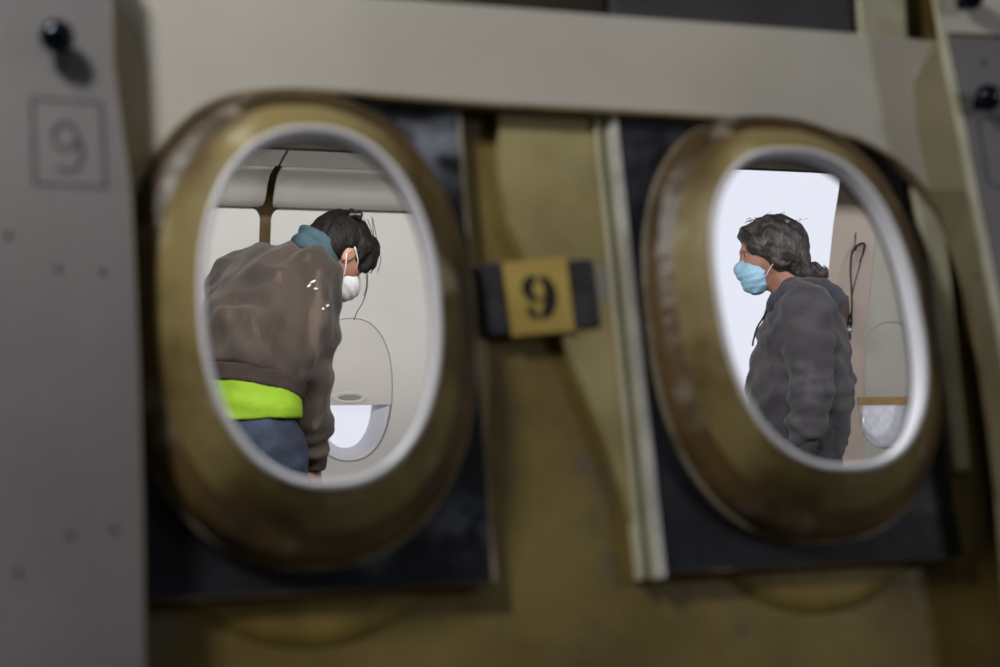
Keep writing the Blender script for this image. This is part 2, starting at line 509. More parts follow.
def lining_panel(name, x0, x1, z0, z1, mat, label, hole_at=None, rad=0.04, off=0.0, parent=None, flat=False):
    """curved sidewall panel with rounded upper corners and an optional window opening"""
    loop_out = []
    n = 96
    cx, cz = (hole_at if hole_at else ((x0 + x1) / 2, (z0 + z1) / 2))

    def edge(ang):
        dx, dz = math.cos(ang), math.sin(ang)
        t = 1e9
        if dx > 1e-9: t = min(t, (x1 - cx) / dx)
        if dx < -1e-9: t = min(t, (x0 - cx) / dx)
        if dz > 1e-9: t = min(t, (z1 - cz) / dz)
        if dz < -1e-9: t = min(t, (z0 - cz) / dz)
        x, z = cx + dx * t, cz + dz * t
        # round the two upper corners
        for sx, xc in ((1, x1 - rad), (-1, x0 + rad)):
            if (x - xc) * sx > 0 and z > z1 - rad:
                d = Vector((x - xc, z - (z1 - rad)))
                if d.length > rad:
                    d = d.normalized() * rad
                    x, z = xc + d.x, z1 - rad + d.y
        return x, z
    angs = set(2 * math.pi * i / n for i in range(n))
    for (xc, zc) in ((x0, z0), (x1, z0)): angs.add(math.atan2(zc - cz, xc - cx) % (2 * math.pi))
    for (sx, xc) in ((1, x1 - rad), (-1, x0 + rad)):
        for k in range(9):
            a = math.pi / 2 * k / 8
            angs.add(math.atan2(z1 - rad + rad * math.sin(a) - cz, xc + sx * rad * math.cos(a) - cx) % (2 * math.pi))
    angs = sorted(angs)
    outer = [edge(a) for a in angs]
    K = 2.3
    if hole_at:
        inner = []
        for a in angs:
            c, s_ = math.cos(a), math.sin(a)
            r = (abs(c / 0.152) ** K + abs(s_ / 0.247) ** K) ** (-1 / K)
            inner.append((cx + c * r, cz + s_ * r))
    else:
        inner = [(cx + (x - cx) * 0.02, cz + (z - cz) * 0.02) for x, z in outer]
    V, Fc = [], []
    m = len(angs); R = 12
    for j in range(R + 1):
        t = j / R
        for (a, b), (c, d) in zip(inner, outer):
            x, z = a + (c - a) * t, b + (d - b) * t
            V.append((x, prof(z, off), z))
    for j in range(R):
        for k in range(m):
            k2 = (k + 1) % m
            Fc.append((j * m + k, j * m + k2, (j + 1) * m + k2, (j + 1) * m + k))
    if not hole_at: Fc.append(tuple(range(m)))
    o = mesh_obj(name, V, Fc, mat, parent, True)
    s = o.modifiers.new('solid', 'SOLIDIFY'); s.thickness = 0.004; s.offset = 0; s.use_rim = False
    if label: tag(o, label, 'wall panel', kind='structure')
    return o


zc_b = float(PY(300, 207, prof(1.87))[2])
GX = float(PY(267, 205, prof(1.87))[0])
lw = empty('wall_lining', (0, 0, 0), 'white moulded cabin sidewall lining opposite the two windows', 'wall', kind='structure')
lining_panel('lining_panel', CABX0 + 0.05, GX - 0.020, 0.02, zc_b, MAT['lining'], None, None, parent=lw)
lining_panel('lining_panel', GX + 0.018, DX0, 0.02, zc_b, MAT['lining'], None, (FWX1, FWZ), parent=lw)
lining_panel('lining_panel', DX1 + 0.19, CABX1 - 0.05, 0.02, 2.2, MAT['lining_side'], None, (FWX2 + 0.01, FWZ), rad=0.02, parent=lw)
lining_panel('door_edge_lining', DX1, DX1 + 0.186, 0.02, 2.2, MAT['beige'], None, None, rad=0.01, off=-0.01, parent=lw)['label'] = 'rosy beige lining strip beside the doorway'


def zpix(py, Y, px=300):
    return float(PY(px, py, Y)[2])


# cove panels (curved outwards) with a ceiling strip above them
def cove(x0, x1, round_left, round_right):
    pr = [(prof(zc_b) + 0.01, zpix(206.5, prof(zc_b), 300)), (4.535, zpix(205, 4.535)), (4.505, zpix(200, 4.505)), (4.475, zpix(192, 4.475)),
          (4.445, zpix(184, 4.445)), (4.40, zpix(176, 4.40)), (4.34, zpix(170, 4.34)), (4.28, zpix(166.5, 4.28))]
    nx = 24
    V, Fc = [], []
    for i in range(nx + 1):
        t = i / nx
        for k, (y, z) in enumerate(pr):
            # rounded lower corners
            inset = 0.014 * max(0, 1 - k / 2.0) ** 2
            xa = x0 + (inset if round_left else 0); xb = x1 - (inset if round_right else 0)
            V.append((xa + (xb - xa) * t, y, z))
    m = len(pr)
    for i in range(nx):
        for k in range(m - 1): Fc.append((i * m + k, (i + 1) * m + k, (i + 1) * m + k + 1, i * m + k + 1))
    o = mesh_obj('cove_panel', V, Fc, MAT['cove'], lw, True)
    s = o.modifiers.new('solid', 'SOLIDIFY'); s.thickness = 0.01
    s.offset = 0
    V2 = [(x, y, zz) for x in (x0 - (0.009 if round_left else 0), x1 + (0.009 if round_right else 0)) for (y, zz) in ((4.275, zpix(165.6, 4.275)), (4.19, zpix(157.5, 4.19)), (4.10, zpix(149.5, 4.10)))]
    o = mesh_obj('ceiling_strip', V2, [(0, 1, 4, 3), (1, 2, 5, 4)], MAT['cove'], lw)
    s = o.modifiers.new('solid', 'SOLIDIFY'); s.thickness = 0.008; s.offset = 0


cove(CABX0 + 0.05, GX - 0.014, False, True)
cove(GX + 0.012, DX0, True, False)
# dark header over the ceiling strips, running on over the doorway
hd = box('ceiling_beam', (CABX0, 4.06, zpix(148, 4.06)), (CABX1, 4.09, zpix(148, 4.06) + 0.22), MAT['crown'])
tag(hd, 'dark brown longitudinal beam above ceiling strips', 'beam', kind='structure')


def far_window(idx, wx, blind_py=None):
    root = empty('window_%d' % idx, (wx, prof(FWZ), FWZ), None, 'window', kind='structure')
    y0 = 0.006
    A, B = 0.150, 0.245
    lean = lambda z: prof(FWZ + z) - prof(FWZ)

    def loop(a, b, y):
        return [(x, y + lean(z), z) for x, z in sellipse(a, b, 2.3, 64)]
    ring_loft('window_frame', [loop(A, B, 0.006), loop(A - 0.003, B - 0.003, 0.008), loop(A - 0.008, B - 0.008, 0.006), loop(A - 0.02, B - 0.02, 0.022),
                        loop(A - 0.05, B - 0.05, 0.058), loop(A - 0.052, B - 0.052, 0.09)], MAT['reveal'], root)
    ring_loft('window_groove', [loop(A + 0.003, B + 0.003, 0.004), loop(A - 0.0045, B - 0.0045, 0.0045)], MAT['grip'], root)
    pts = sellipse(A - 0.05, B - 0.05, 2.3, 48)
    mesh_obj('pane', [(x, 0.075 + lean(z), z) for x, z in pts], [tuple(range(48))], MAT['pane'], root)
    return root, lean, A, B


w1, lean, A, B = far_window(1, FWX1)
w1['label'] = 'cabin window with its blind half lowered, beside bent person\'s arm'


def blind(root, lean, zb, label):
    K = 2.3
    aa, bb = A - 0.0005, B - 0.0005
    xe = aa * (1 - abs(zb / bb) ** K) ** (1 / K)
    out = [(x, z) for x, z in sellipse(aa, bb, K, 96) if z > zb + 0.004]
    out.sort(key=lambda q: math.atan2(q[1] - 0.08, q[0]))
    i0 = min(range(len(out)), key=lambda i: abs(out[i][0] - xe) + abs(out[i][1] - zb))
    out = out[i0:] + out[:i0]
    ol = [(xe, zb)] + out + [(-xe, zb)]
    V = [(x, 0.001 + lean(z), z) for x, z in ol] + [(x, 0.010 + lean(z), z) for x, z in ol]
    nO = len(ol)
    f_ = [tuple(range(nO)), tuple(range(2 * nO - 1, nO - 1, -1))] + [(i, (i + 1) % nO, nO + (i + 1) % nO, nO + i) for i in range(nO)]
    b_ = mesh_obj('blind', V, f_, MAT['blind'], root)
    b_['label'] = label
    return b_


zb = float(PY(352, 405, prof(1.15))[2]) - FWZ
bl = blind(w1, lean, zb, 'lowered cream window blind')
# finger grip: a shallow lens-shaped dish with a raised lip
gz = float(PY(350, 397.5, prof(1.16))[2]) - FWZ
g1 = [(x, -0.0005 + lean(z), z) for x, z in sellipse(0.066, 0.021, 2.0, 40, 0.0, gz)]
g2 = [(x, -0.003 + lean(z), z) for x, z in sellipse(0.058, 0.016, 2.0, 40, 0.0, gz)]
g3 = [(x, 0.0005 + lean(z), z) for x, z in sellipse(0.042, 0.010, 2.0, 40, 0.0, gz - 0.001)]
ring_loft('grip_lip', [g1, g2, g3], MAT['blind'], bl)
mesh_obj('grip', g3, [tuple(range(40))], MAT['grip'], bl)

w2, lean, A, B = far_window(2, FWX2 + 0.01)
w2['label'] = 'cabin window with plastic film hanging over it, right of hooded person'
zt = float(PY(885, 398, prof(1.1))[2]) - FWZ
blind(w2, lean, zt, 'lowered window blind').data.materials[0] = MAT['lining_side']
# hanging plastic film with folds and a strip of tan tape
V, Fc = [], []
nx_, nz_ = 30, 26
for i in range(nx_ + 1):
    for j in range(nz_ + 1):
        s, t = i / nx_, j / nz_
        zz = zt - 0.002 - t * (B + zt - 0.004) * (0.62 + 0.38 * math.sin(math.pi * (0.1 + 0.8 * s)))
        half = 0.149 * max(0.0, 1 - abs(zz / B) ** 2.3) ** (1 / 2.3)
        x = -half + 2 * half * s
        y = -0.008 + min(1.0, t * 3) * (-0.010 * math.sin(9 * s + 4 * t) * (0.3 + t) - 0.020 * math.sin(math.pi * t) + 0.006 * math.sin(21 * s - 13 * t) + 0.004 * math.sin(34 * s + 20 * t))
        V.append((x, y + lean(zz), zz))
for i in range(nx_):
    for j in range(nz_):
        a = i * (nz_ + 1) + j
        Fc.append((a, a + nz_ + 1, a + nz_ + 2, a + 1))
fl = mesh_obj('plastic_film', V, Fc, MAT['film'], None, True)
fl.location = w2.location
tag(fl, 'milky plastic film hanging over the cabin window at the right', 'film')
tp = box('tape', (-0.145, -0.020, zt - 0.030), (0.145, -0.014, zt + 0.002), MAT['tape'], fl)
tp.location.y = lean(zt)

# cable hanging on the lining right of the hooded person
cy = prof(1.7) - 0.045
hc = empty('hanging_cable', PY(856, 246, cy), 'black looped cable with a steel connector hanging beside the doorway', 'cable')
pA = bez([PY(858, 222, cy + 0.03), PY(855.5, 236, cy), PY(855, 250, cy), PY(857, 247, cy)], 18)
tube('cable_lead', [(pA, 0.0022)], MAT['cable'], hc, 6, True)
pB = bez([PY(860, 262, cy), PY(865, 246, cy), PY(861, 243.5, cy), PY(855, 248, cy), PY(851.5, 256, cy), PY(850.6, 272, cy), PY(851.6, 292, cy), PY(852, 308, cy), PY(851, 318, cy)], 48)
tube('cable_loop', [(pB, 0.0042)], MAT['cable'], hc, 8, True)
pC = bez([PY(864, 246, cy - 0.01), PY(860, 264, cy), PY(854.5, 284, cy), PY(852, 296, cy)], 18)
tube('cable_lead', [(pC, 0.0026)], MAT['cable'], hc, 6, True)
tube('connector_boot', [([PY(851, 314, cy), PY(850.5, 320, cy), PY(850, 326, cy)], [0.005, 0.009, 0.0085])], MAT['cable'], hc, 10, True)
tube('connector', [([PY(850, 325, cy), PY(849.6, 330, cy), PY(849.3, 335, cy)], [0.0085, 0.0085, 0.0075])], MAT['steel'], hc, 12, True, 'silver steel connector end')
br = PY(846, 318, cy + 0.02)
bo = box('wall_bracket', (-0.012, -0.012, -0.085), (0.012, 0.02, 0.085), MAT['bracket'], None, 0.003)
bo.location = br
tag(bo, 'small dark brown bracket on the wall behind the hood', 'bracket')

# ------------------------------------------------------------------ near side: ochre lining back with two openings
WIN = [(0.008, 0.008), (0.569, 0.010)]
FA, FB = 0.180, 0.253          # funnel base half axes
LA, LB = 0.125, 0.184          # funnel lip half axes


def hole_wall(name, mat, n0, thick, ulo, uhi, vlo, vhi, a, b, parent=None):
    V, Fc = [], []
    cuts = [ulo] + [(WIN[0][0] + WIN[1][0]) / 2] + [uhi]
    q = 48
    for (cu, cv), ua, ub in zip(WIN, cuts[:-1], cuts[1:]):
        el = sellipse(a, b, 2.25, q, cu, cv)
        # square-ish outline matched by angle
        outl = []
        for i in range(q):
            x, z = el[i]
            dx, dz = x - cu, z - cv
            t = 1e9
            if dx > 1e-9: t = min(t, (ub - cu) / dx)
            if dx < -1e-9: t = min(t, (ua - cu) / dx)
            if dz > 1e-9: t = min(t, (vhi - cv) / dz)
            if dz < -1e-9: t = min(t, (vlo - cv) / dz)
            outl.append((cu + dx * t, cv + dz * t))
        base = len(V)
        for loop_ in (el, outl):
            for x, z in loop_: V.append((x, 0, z))
        for i in range(q):
            j = (i + 1) % q
            Fc.append((base + i, base + j, base + q + j, base + q + i))
        # corners
        for (cxx, czz) in ((ua, vlo), (ub, vlo), (ua, vhi), (ub, vhi)):
            best = None
            for i in range(q):
                j = (i + 1) % q
                p1, p2 = outl[i], outl[j]
                on1 = abs(p1[0] - cxx) < 1e-6 or abs(p1[1] - czz) < 1e-6
                on2 = abs(p2[0] - cxx) < 1e-6 or abs(p2[1] - czz) < 1e-6
                if on1 and on2 and abs(p1[0] - p2[0]) > 1e-6 and abs(p1[1] - p2[1]) > 1e-6:
                    best = (i, j)
            if best:
                V.append((cxx, 0, czz)); Fc.append((base + q + best[0], base + q + best[1], len(V) - 1))
    o = mesh_obj(name, V, Fc, mat, parent)
    s = o.modifiers.new('solid', 'SOLIDIFY'); s.thickness = 0.003; s.offset = 0
    for p in o.data.polygons: pass
    return o


nw = wall_thing('wall_near', 0, 0, 0.022, 'ochre fibreglass back of the sidewall lining around both window openings', 'wall')
nw['kind'] = 'structure'
ow = hole_wall('lining_back', MAT['ochre'], 0, 0.012, -1.83, 4.37, -1.0, 1.0, FA - 0.010, FB - 0.010, nw)
MAT['bulge'] = material('bulge_ochre', lin(142, 122, 58), lin(118, 98, 42), 0.55, 5, 5, stretch=(3, 1, 0.5), bump=0.2, bscale=30)
MAT['bulge_rim'] = material('bulge_rim', lin(66, 50, 26), lin(50, 38, 20), 0.6, 10, 4)
for cu, cv in WIN:
    # moulded oval bulge behind each black sheet
    rs = []
    for (da, db, y) in ((0.020, 0.020, 0.0), (0.010, 0.010, -0.002), (0.004, 0.004, -0.006), (-0.006, -0.006, -0.008), (-0.02, -0.05, -0.008)):
        rs.append([(x, y, z) for x, z in sellipse(0.192 + da, 0.318 + db, 2.2, 72, cu, cv)])
    ring_loft('oval_bulge', rs[1:], MAT['bulge'], nw)
    ring_loft('bulge_rim', [[(x, -0.001, z) for x, z in sellipse(0.192 + d_, 0.318 + d_, 2.2, 72, cu, cv)] for d_ in (0.009, 0.024)], MAT['bulge_rim'], nw)

# paler patch on the lining between the windows, with a curved left edge
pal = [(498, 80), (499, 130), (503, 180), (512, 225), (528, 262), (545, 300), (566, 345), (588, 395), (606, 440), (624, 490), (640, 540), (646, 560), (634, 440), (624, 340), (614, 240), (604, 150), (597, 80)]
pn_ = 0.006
pp_ = slab('pale_patch', [uv(x, y, pn_) for x, y in pal], pn_ - 0.022, 0.0, MAT['pale_ochre'], nw)
pp_['label'] = 'paler patch with a curved edge'

# dark upper items between the ribs, above the white frame panel
def quad_px(pts, n):
    return [uv(x, y, n) for x, y in pts]


ub = wall_thing('blanket_or_shade_slab', 0, 0, 0.0, 'dark slate insulation blanket above the white frame panel', 'blanket')
slab('blanket', quad_px([(612, 60), (858, 80), (850, -80), (608, -80)], 0.0), 0.0, 0.021, MAT['slate'], ub, 0.006)
ub2 = wall_thing('blanket_or_shade_slab', 0, 0, 0.0, 'dark brown slab of painted shade above the white frame panel, left of slate blanket', 'blanket')  # no blanket here: dark slab standing for shade on the ochre lining
slab('blanket', quad_px([(300, 60), (609, 80), (605, -80), (300, -80)], 0.0), 0.002, 0.021, MAT['crown'], ub2, 0.006)
us = wall_thing('filler_strip_or_light_patch', 0, 0, 0.0, 'cream filler strip above the frame panel, beside slate blanket', 'strip')
slab('strip', quad_px([(864, 80), (909, 84), (900, -80), (852, -80)], 0.0), -0.004, 0.021, MAT['cream_strip'], us, 0.003)
us2 = wall_thing('filler_strip_or_light_patch', 0, 0, 0.0, 'pale cream patch of painted light between the right black sheet and right rib', 'strip')  # patch of light cast on the lining, put in as a cream slab
slab('strip', quad_px([(898, 130), (934, 130), (946, 250), (955, 340), (968, 470), (952, 470), (938, 340), (922, 240)], 0.01), 0.004, 0.021, MAT['cream_strip'], us2, 0.003)

# black sheets with oval openings
def sheet(u0, u1, v0, v1, cu, cv, label):
    root = wall_thing('insulation_sheet', cu, cv, 0, label, 'insulation sheet', 'black sheets behind the window surrounds')
    q = 64
    el = sellipse(FA - 0.012, FB - 0.012, 2.25, q)
    V, Fc = [], []
    outl = []
    for x, z in el:
        t = min(((u1 - cu) / x) if x > 1e-9 else 1e9, ((u0 - cu) / x) if x < -1e-9 else 1e9,
                ((v1 - cv) / z) if z > 1e-9 else 1e9, ((v0 - cv) / z) if z < -1e-9 else 1e9)
        outl.append((x * t, z * t))
    # snap the nearest outline point to each corner
    for c in ((u0 - cu, v0 - cv), (u1 - cu, v0 - cv), (u0 - cu, v1 - cv), (u1 - cu, v1 - cv)):
        k = min(range(q), key=lambda i: (outl[i][0] - c[0]) ** 2 + (outl[i][1] - c[1]) ** 2)
        outl[k] = c
    for loop_ in (el, outl): V += [(x, 0, z) for x, z in loop_]
    for i in range(q):
        j = (i + 1) % q
        Fc.append((i, j, q + j, q + i))
    o = mesh_obj('sheet', V, Fc, MAT['black_sheet_left' if cu < 0.3 else 'black_sheet_right'], root)
    V3 = [(x, 0.022, z) for x, z in outl]
    s = o.modifiers.new('solid', 'SOLIDIFY'); s.thickness = 0.010; s.offset = 0
    o.location.y = 0.006
    return root


shL = sheet(-0.192, 0.189, -0.267, 0.31, *WIN[0], 'black scuffed insulation sheet behind the left oval window surround')
shR = sheet(0.379, 0.748, -0.266, 0.31, *WIN[1], 'black scuffed insulation sheet behind the right oval window surround')


def strip_on(root, cu, cv, u0, u1, v0, v1, y0, y1, mat, label=None):
    o = box('edge_strip', (u0 - cu, y0, v0 - cv), (u1 - cu, y1, v1 - cv), mat, root, 0.0012)
    if label: o['label'] = label
    return o


cu, cv = WIN[0]
strip_on(shL, cu, cv, 0.1885, 0.1918, -0.267, 0.31, -0.001, 0.02, MAT['pale_edge'], 'pale edge strip')
strip_on(shL, cu, cv, -0.192, 0.192, -0.2688, -0.267, -0.001, 0.012, MAT['brown_resin'], 'brown edge strip')
cu, cv = WIN[1]
strip_on(shR, cu, cv, 0.3705, 0.3785, -0.272, 0.31, -0.004, 0.02, MAT['white_strip'], 'white edge strip')
strip_on(shR, cu, cv, 0.3655, 0.3700, -0.272, 0.31, -0.001, 0.024, MAT['cream_strip'], 'cream edge strip')
strip_on(shR, cu, cv, 0.3565, 0.3650, -0.272, 0.31, 0.008, 0.028, MAT['grey_strip'], 'grey brown channel')
strip_on(shR, cu, cv, 0.3520, 0.3560, -0.272, 0.31, 0.000, 0.028, MAT['cream_strip'], 'cream edge strip')
strip_on(shR, cu, cv, 0.3785, 0.748, -0.2680, -0.266, -0.001, 0.012, MAT['brown_resin'], 'brown edge strip')


# oval window surrounds that stick out towards the camera
def surround(k, label):
    cu, cv = WIN[k]
    root = wall_thing('window_surround', cu, cv, 0, label, 'window surround', 'oval window surrounds')

    K_ = 2.25 if k == 0 else 2.45

    def lp(a, b, y, kk=K_): return [(x, y, z) for x, z in sellipse(a, b, kk, 96)]
    la, du, lean_ = ((0.1185, 0.0065, 0.0), (0.125, -0.003, -0.045))[k]

    def tt(t, y):
        sh_ = max(0.0, min(1.0, 1 - t))
        return [(x + sh_ * (du + lean_ * z), yy, z) for x, yy, z in lp(la + (FA - la) * t, LB + (FB - LB) * t, y)]
    ring_loft('base_rim', [tt(1.0, 0.002), tt(1.03, 0.0), tt(1.03, -0.006), tt(1.0, -0.008), tt(0.97, -0.007)], MAT['pale_edge'], root)
    ring_loft('flange_ring', [tt(0.985, -0.006), tt(0.95, -0.016), tt(0.88, -0.024), tt(0.76, -0.029), tt(0.62, -0.033), tt(0.56, -0.036)], MAT['brown_resin'], root)
    ring_loft('funnel', [tt(0.57, -0.0355), tt(0.50, -0.040), tt(0.40, -0.047), tt(0.28, -0.056), tt(0.16, -0.063), tt(0.06, -0.068), tt(0.03, -0.070)], MAT['ochre_funnel'], root)
    ring_loft('bezel', [tt(0.035, -0.0695), tt(0.01, -0.0735), tt(-0.04, -0.0745), tt(-0.08, -0.072), tt(-0.085, -0.064), tt(-0.07, -0.056), tt(-0.04, -0.048), tt(0.0, -0.042)],
              MAT['tube'], root)['label'] = 'white inner bezel'
    ring_loft('seal', [tt(0.0, -0.042), tt(-0.03, -0.0415), tt(-0.03, -0.038), tt(0.1, -0.034), tt(0.5, -0.022), tt(0.85, -0.004)], MAT['seal'], root)
    return root


surround(0, 'oval ochre window surround framing the bent person in a brown sweatshirt')
surround(1, 'oval ochre window surround framing the masked person in a grey hoodie')

# white frame panel with a large rounded cutout
PN = -0.013
cut = [(129, 740), (128, 500), (127, 330), (127, 245), (131, 207), (139, 182), (154, 158), (177, 130), (205, 108), (240, 95), (290, 91), (340, 93),
       (460, 103), (580, 110), (700, 117), (790, 125), (845, 136), (880, 151), (910, 174), (938, 208), (955, 242), (968, 286), (980, 340), (989, 400), (1003, 516), (1020, 740)]
outer_ = [(1120, 740), (1120, 62), (925, 40), (860, 34), (630, 17), (400, -1), (200, -17), (0, -33), (-80, -40), (-80, 740)]
fp = wall_thing('frame_panel', 0, 0, PN, 'cream painted metal panel with a large rounded cutout around both windows', 'panel')
cuv = [uv(x, y, PN) for x, y in cut]
# smooth the cutout
cs = bez([np.array([a, b]) for a, b in cuv], 150)
cs = [(float(p[0]), float(p[1])) for p in cs]
poly = cs + [uv(x, y, PN) for x, y in outer_]
slab('panel_face', poly, 0, 0.010, MAT['panel'], fp)
ed = [(p, 0) for p in cs]
V, Fc = [], []
for i, (u, v) in enumerate(cs):
    t = np.array(cs[min(i + 1, len(cs) - 1)]) - np.array(cs[max(i - 1, 0)])
    t /= np.linalg.norm(t) + 1e-9
    nn = np.array([-t[1], t[0]])
    for (w_, y) in ((0.0035, -0.0015), (-0.001, -0.0015), (-0.001, 0.0115), (0.0035, 0.0115)):
        V.append((u + nn[0] * w_, y, v + nn[1] * w_))
for i in range(len(cs) - 1):
    for k in range(4):
        Fc.append((4 * i + k, 4 * i + (k + 1) % 4, 4 * i + 4 + (k + 1) % 4, 4 * i + 4 + k))
mesh_obj('cutout_edge', V, Fc, MAT['panel_edge'], fp)['label'] = 'tan cut edge'

# ------------------------------------------------------------------ ribs
RN = -0.070


def web_strip(name, A_, B_, mat, root, n0=RN, n1=PN):
    V = []
    for (a, b) in zip(A_, B_):
        ua, va = uv(a[0], a[1], n0); ub_, vb = uv(b[0], b[1], n1)
        V += [(ua, 0, va), (ub_, n1 - n0, vb)]
    Fc = [(2 * i, 2 * i + 1, 2 * i + 3, 2 * i + 2) for i in range(len(A_) - 1)]
    o = mesh_obj(name, V, Fc, mat, root)
    s = o.modifiers.new('solid', 'SOLIDIFY'); s.thickness = 0.003; s.offset = 0
    return o


def rivets(root, pts, n=RN, r=0.0032):
    for (x, y) in pts:
        u, v = uv(x, y, n)
        rings = [[(u + rr * math.cos(a), yy, v + rr * math.sin(a)) for a in [2 * math.pi * i / 12 for i in range(12)]]
                 for rr, yy in ((r, 0.0), (r, -0.0012), (r * 0.7, -0.0022), (r * 0.2, -0.0026))]
        ring_loft('rivet', rings, MAT['rivet'], root)


def bolt(root, px, py, n=RN, r=0.0165, length=0.028):
    u, v = uv(px, py, n - length)
    q = 20
    def rg(rr, yy): return [(u + rr * math.cos(2 * math.pi * i / q), yy, v + rr * math.sin(2 * math.pi * i / q)) for i in range(q)]
    ring_loft('bolt_shank', [rg(r * 0.5, 0.0), rg(r * 0.5, -length * 0.6)], MAT['bolt'], root)
    rings = [rg(r * 0.5, -length * 0.55), rg(r * 0.98, -length * 0.58), rg(r, -length * 0.75), rg(r * 0.93, -length * 0.95),
             rg(r * 0.72, -length * 1.12), rg(r * 0.4, -length * 1.22), rg(r * 0.05, -length * 1.25)]
    ring_loft('bolt_head', rings, MAT['bolt'], root)['label'] = 'domed blue-black bolt head'


# left rib
rl = wall_thing('fuselage_rib', 0, 0, RN, 'mauve grey fuselage rib with a boxed 9 drawn on its face', 'rib', 'fuselage ribs beside the windows')
A_L = [(107, -60), (110, 0), (111, 30), (112, 60), (120, 120), (125, 158), (130, 200), (133, 260), (138, 380), (141, 500), (143, 667), (144, 740)]
B_L = [(104, -60), (116, 0), (135, 27), (146, 60), (149, 120), (148, 158), (131, 200), (133, 260), (138, 380), (141, 500), (143, 667), (144, 740)]
polyL = [uv(x, y, RN) for x, y in A_L] + [uv(-170, 740, RN), uv(-190, -60, RN)]
slab('rib_plate', polyL, 0, 0.004, MAT['rib'], rl)
web_strip('rib_web', A_L, B_L, MAT['web'], rl)['label'] = 'tan rib flank'
rivets(rl, [(8, 235), (58, 268), (103, 271), (70, 534), (115, 529), (18, 572)])
bolt(rl, 57, 33)
mk = -0.0004


def pxs(pts, n=RN): return [uv(x, y, n) for x, y in pts]


ribbon('marker_box', [(pxs([(32, 98), (101, 103)]), 0.0028), (pxs([(101, 102), (106, 188)]), 0.0036), (pxs([(106, 187), (36, 184)]), 0.0028), (pxs([(35, 185), (32, 98)]), 0.0036)],
       -0.0006, 0.0, MAT['pencil'], rl)['label'] = 'square drawn in dark marker'
nine = [(78, 137), (73, 147), (63, 149), (55, 142), (55, 130), (63, 123), (72, 126), (78, 137), (82, 152), (79, 166), (69, 171), (58, 168)]
ribbon('digit', [([tuple(p) for p in bez(pxs(nine), 60)], 0.0042)], -0.0006, 0.0, MAT['pencil'], rl)['label'] = 'handwritten 9'

# right rib
rr_ = wall_thing('fuselage_rib', 0, 0, RN, 'mauve grey fuselage rib with pale green front edge, past the right window', 'rib', 'fuselage ribs beside the windows')
A_R = [(928, -60), (943, 36), (952, 82), (962, 130), (973, 190), (983, 240), (992, 285), (1003, 340), (1015, 400), (1038, 516), (1080, 740)]
B_R = [(930, -60), (938, 38), (914, 85), (917, 130), (930, 190), (955, 242), (968, 286), (980, 340), (989, 400), (1003, 516), (1020, 740)]
slab('rib_plate', [uv(x, y, RN) for x, y in A_R[1:]] + [uv(1260, 740, RN), uv(1240, 47, RN)], 0, 0.004, MAT['rib'], rr_)
up = slab('rib_plate', [uv(x, y, RN) for x, y in [(928, -60), (942.5, 33), (1240, 44), (1230, -60)]], -0.002, 0.003, MAT['panel'], rr_)
up['label'] = 'upper rib plate in paler paint'
web_strip('rib_web', A_R[1:], B_R[1:], MAT['web_r'], rr_)['label'] = 'greenish cream rib flank'
eA = bez([np.array(uv(x, y, RN)) for x, y in A_R], 80)
ribbon('edge_trim', [([tuple(p) for p in eA], 0.0085)], -0.003, 0.004, MAT['cream_strip'], rr_)['label'] = 'pale green front edge'
bolt(rr_, 992, 95)
bolt(rr_, 974, -6)
rivets(rr_, [(983, 63), (977, 277)])
ribbon('marker_box', [(pxs([(977, 118), (988, 182), (996, 187), (1050, 187)]), 0.003), (pxs([(1050, 187), (1042, 118)]), 0.003), (pxs([(1042, 118), (977, 118)]), 0.003)],
       -0.0006, 0.0, MAT['pencil'], rr_)['label'] = 'square drawn in dark marker'

# ------------------------------------------------------------------ 9 plate and foam pads on the ochre lining
SN = 0.001
u9, v9 = uv(538, 297, SN)
sg = wall_thing('number_plate', u9, v9, SN, 'yellow card plate stencilled with a black 9 between the windows', 'sign')
corn = [uv(x, y, SN) for x, y in [(503, 263), (566, 257), (575, 330), (513, 336)]]
slab('card', [(a - u9, b - v9) for a, b in corn], 0.0, 0.020, MAT['sign'], sg)
s9 = 0.0225


def q9(pts): return [(p[0] * s9 + 0.0015, p[1] * s9 - 0.0005) for p in pts]


bowlL = bez(q9([(-0.12, 0.98), (-0.42, 0.86), (-0.60, 0.45), (-0.42, 0.02), (-0.12, -0.10)]), 24)
bowlR = bez(q9([(0.08, 0.98), (0.40, 0.82), (0.58, 0.30), (0.50, -0.35), (0.28, -0.80), (0.04, -0.98)]), 30)
inner9 = bez(q9([(0.08, -0.10), (0.22, -0.02), (0.34, 0.08)]), 10)
tail = bez(q9([(-0.10, -1.0), (-0.34, -0.92), (-0.50, -0.70), (-0.42, -0.52)]), 14)
ws1 = [s9 * (0.20 + 0.32 * math.sin(math.pi * i / (len(bowlL) - 1))) for i in range(len(bowlL))]
ws2 = [s9 * (0.20 + 0.40 * math.sin(math.pi * i / (len(bowlR) - 1))) for i in range(len(bowlR))]
ws3 = [s9 * (0.18 + 0.26 * i / (len(tail) - 1)) for i in range(len(tail))]
ribbon('digit', [([tuple(p) for p in bowlL], ws1), ([tuple(p) for p in bowlR], ws2), ([tuple(p) for p in inner9], s9 * 0.16), ([tuple(p) for p in tail], ws3)],
       -0.0012, 0.0, MAT['ink'], sg)['label'] = 'black stencilled 9'
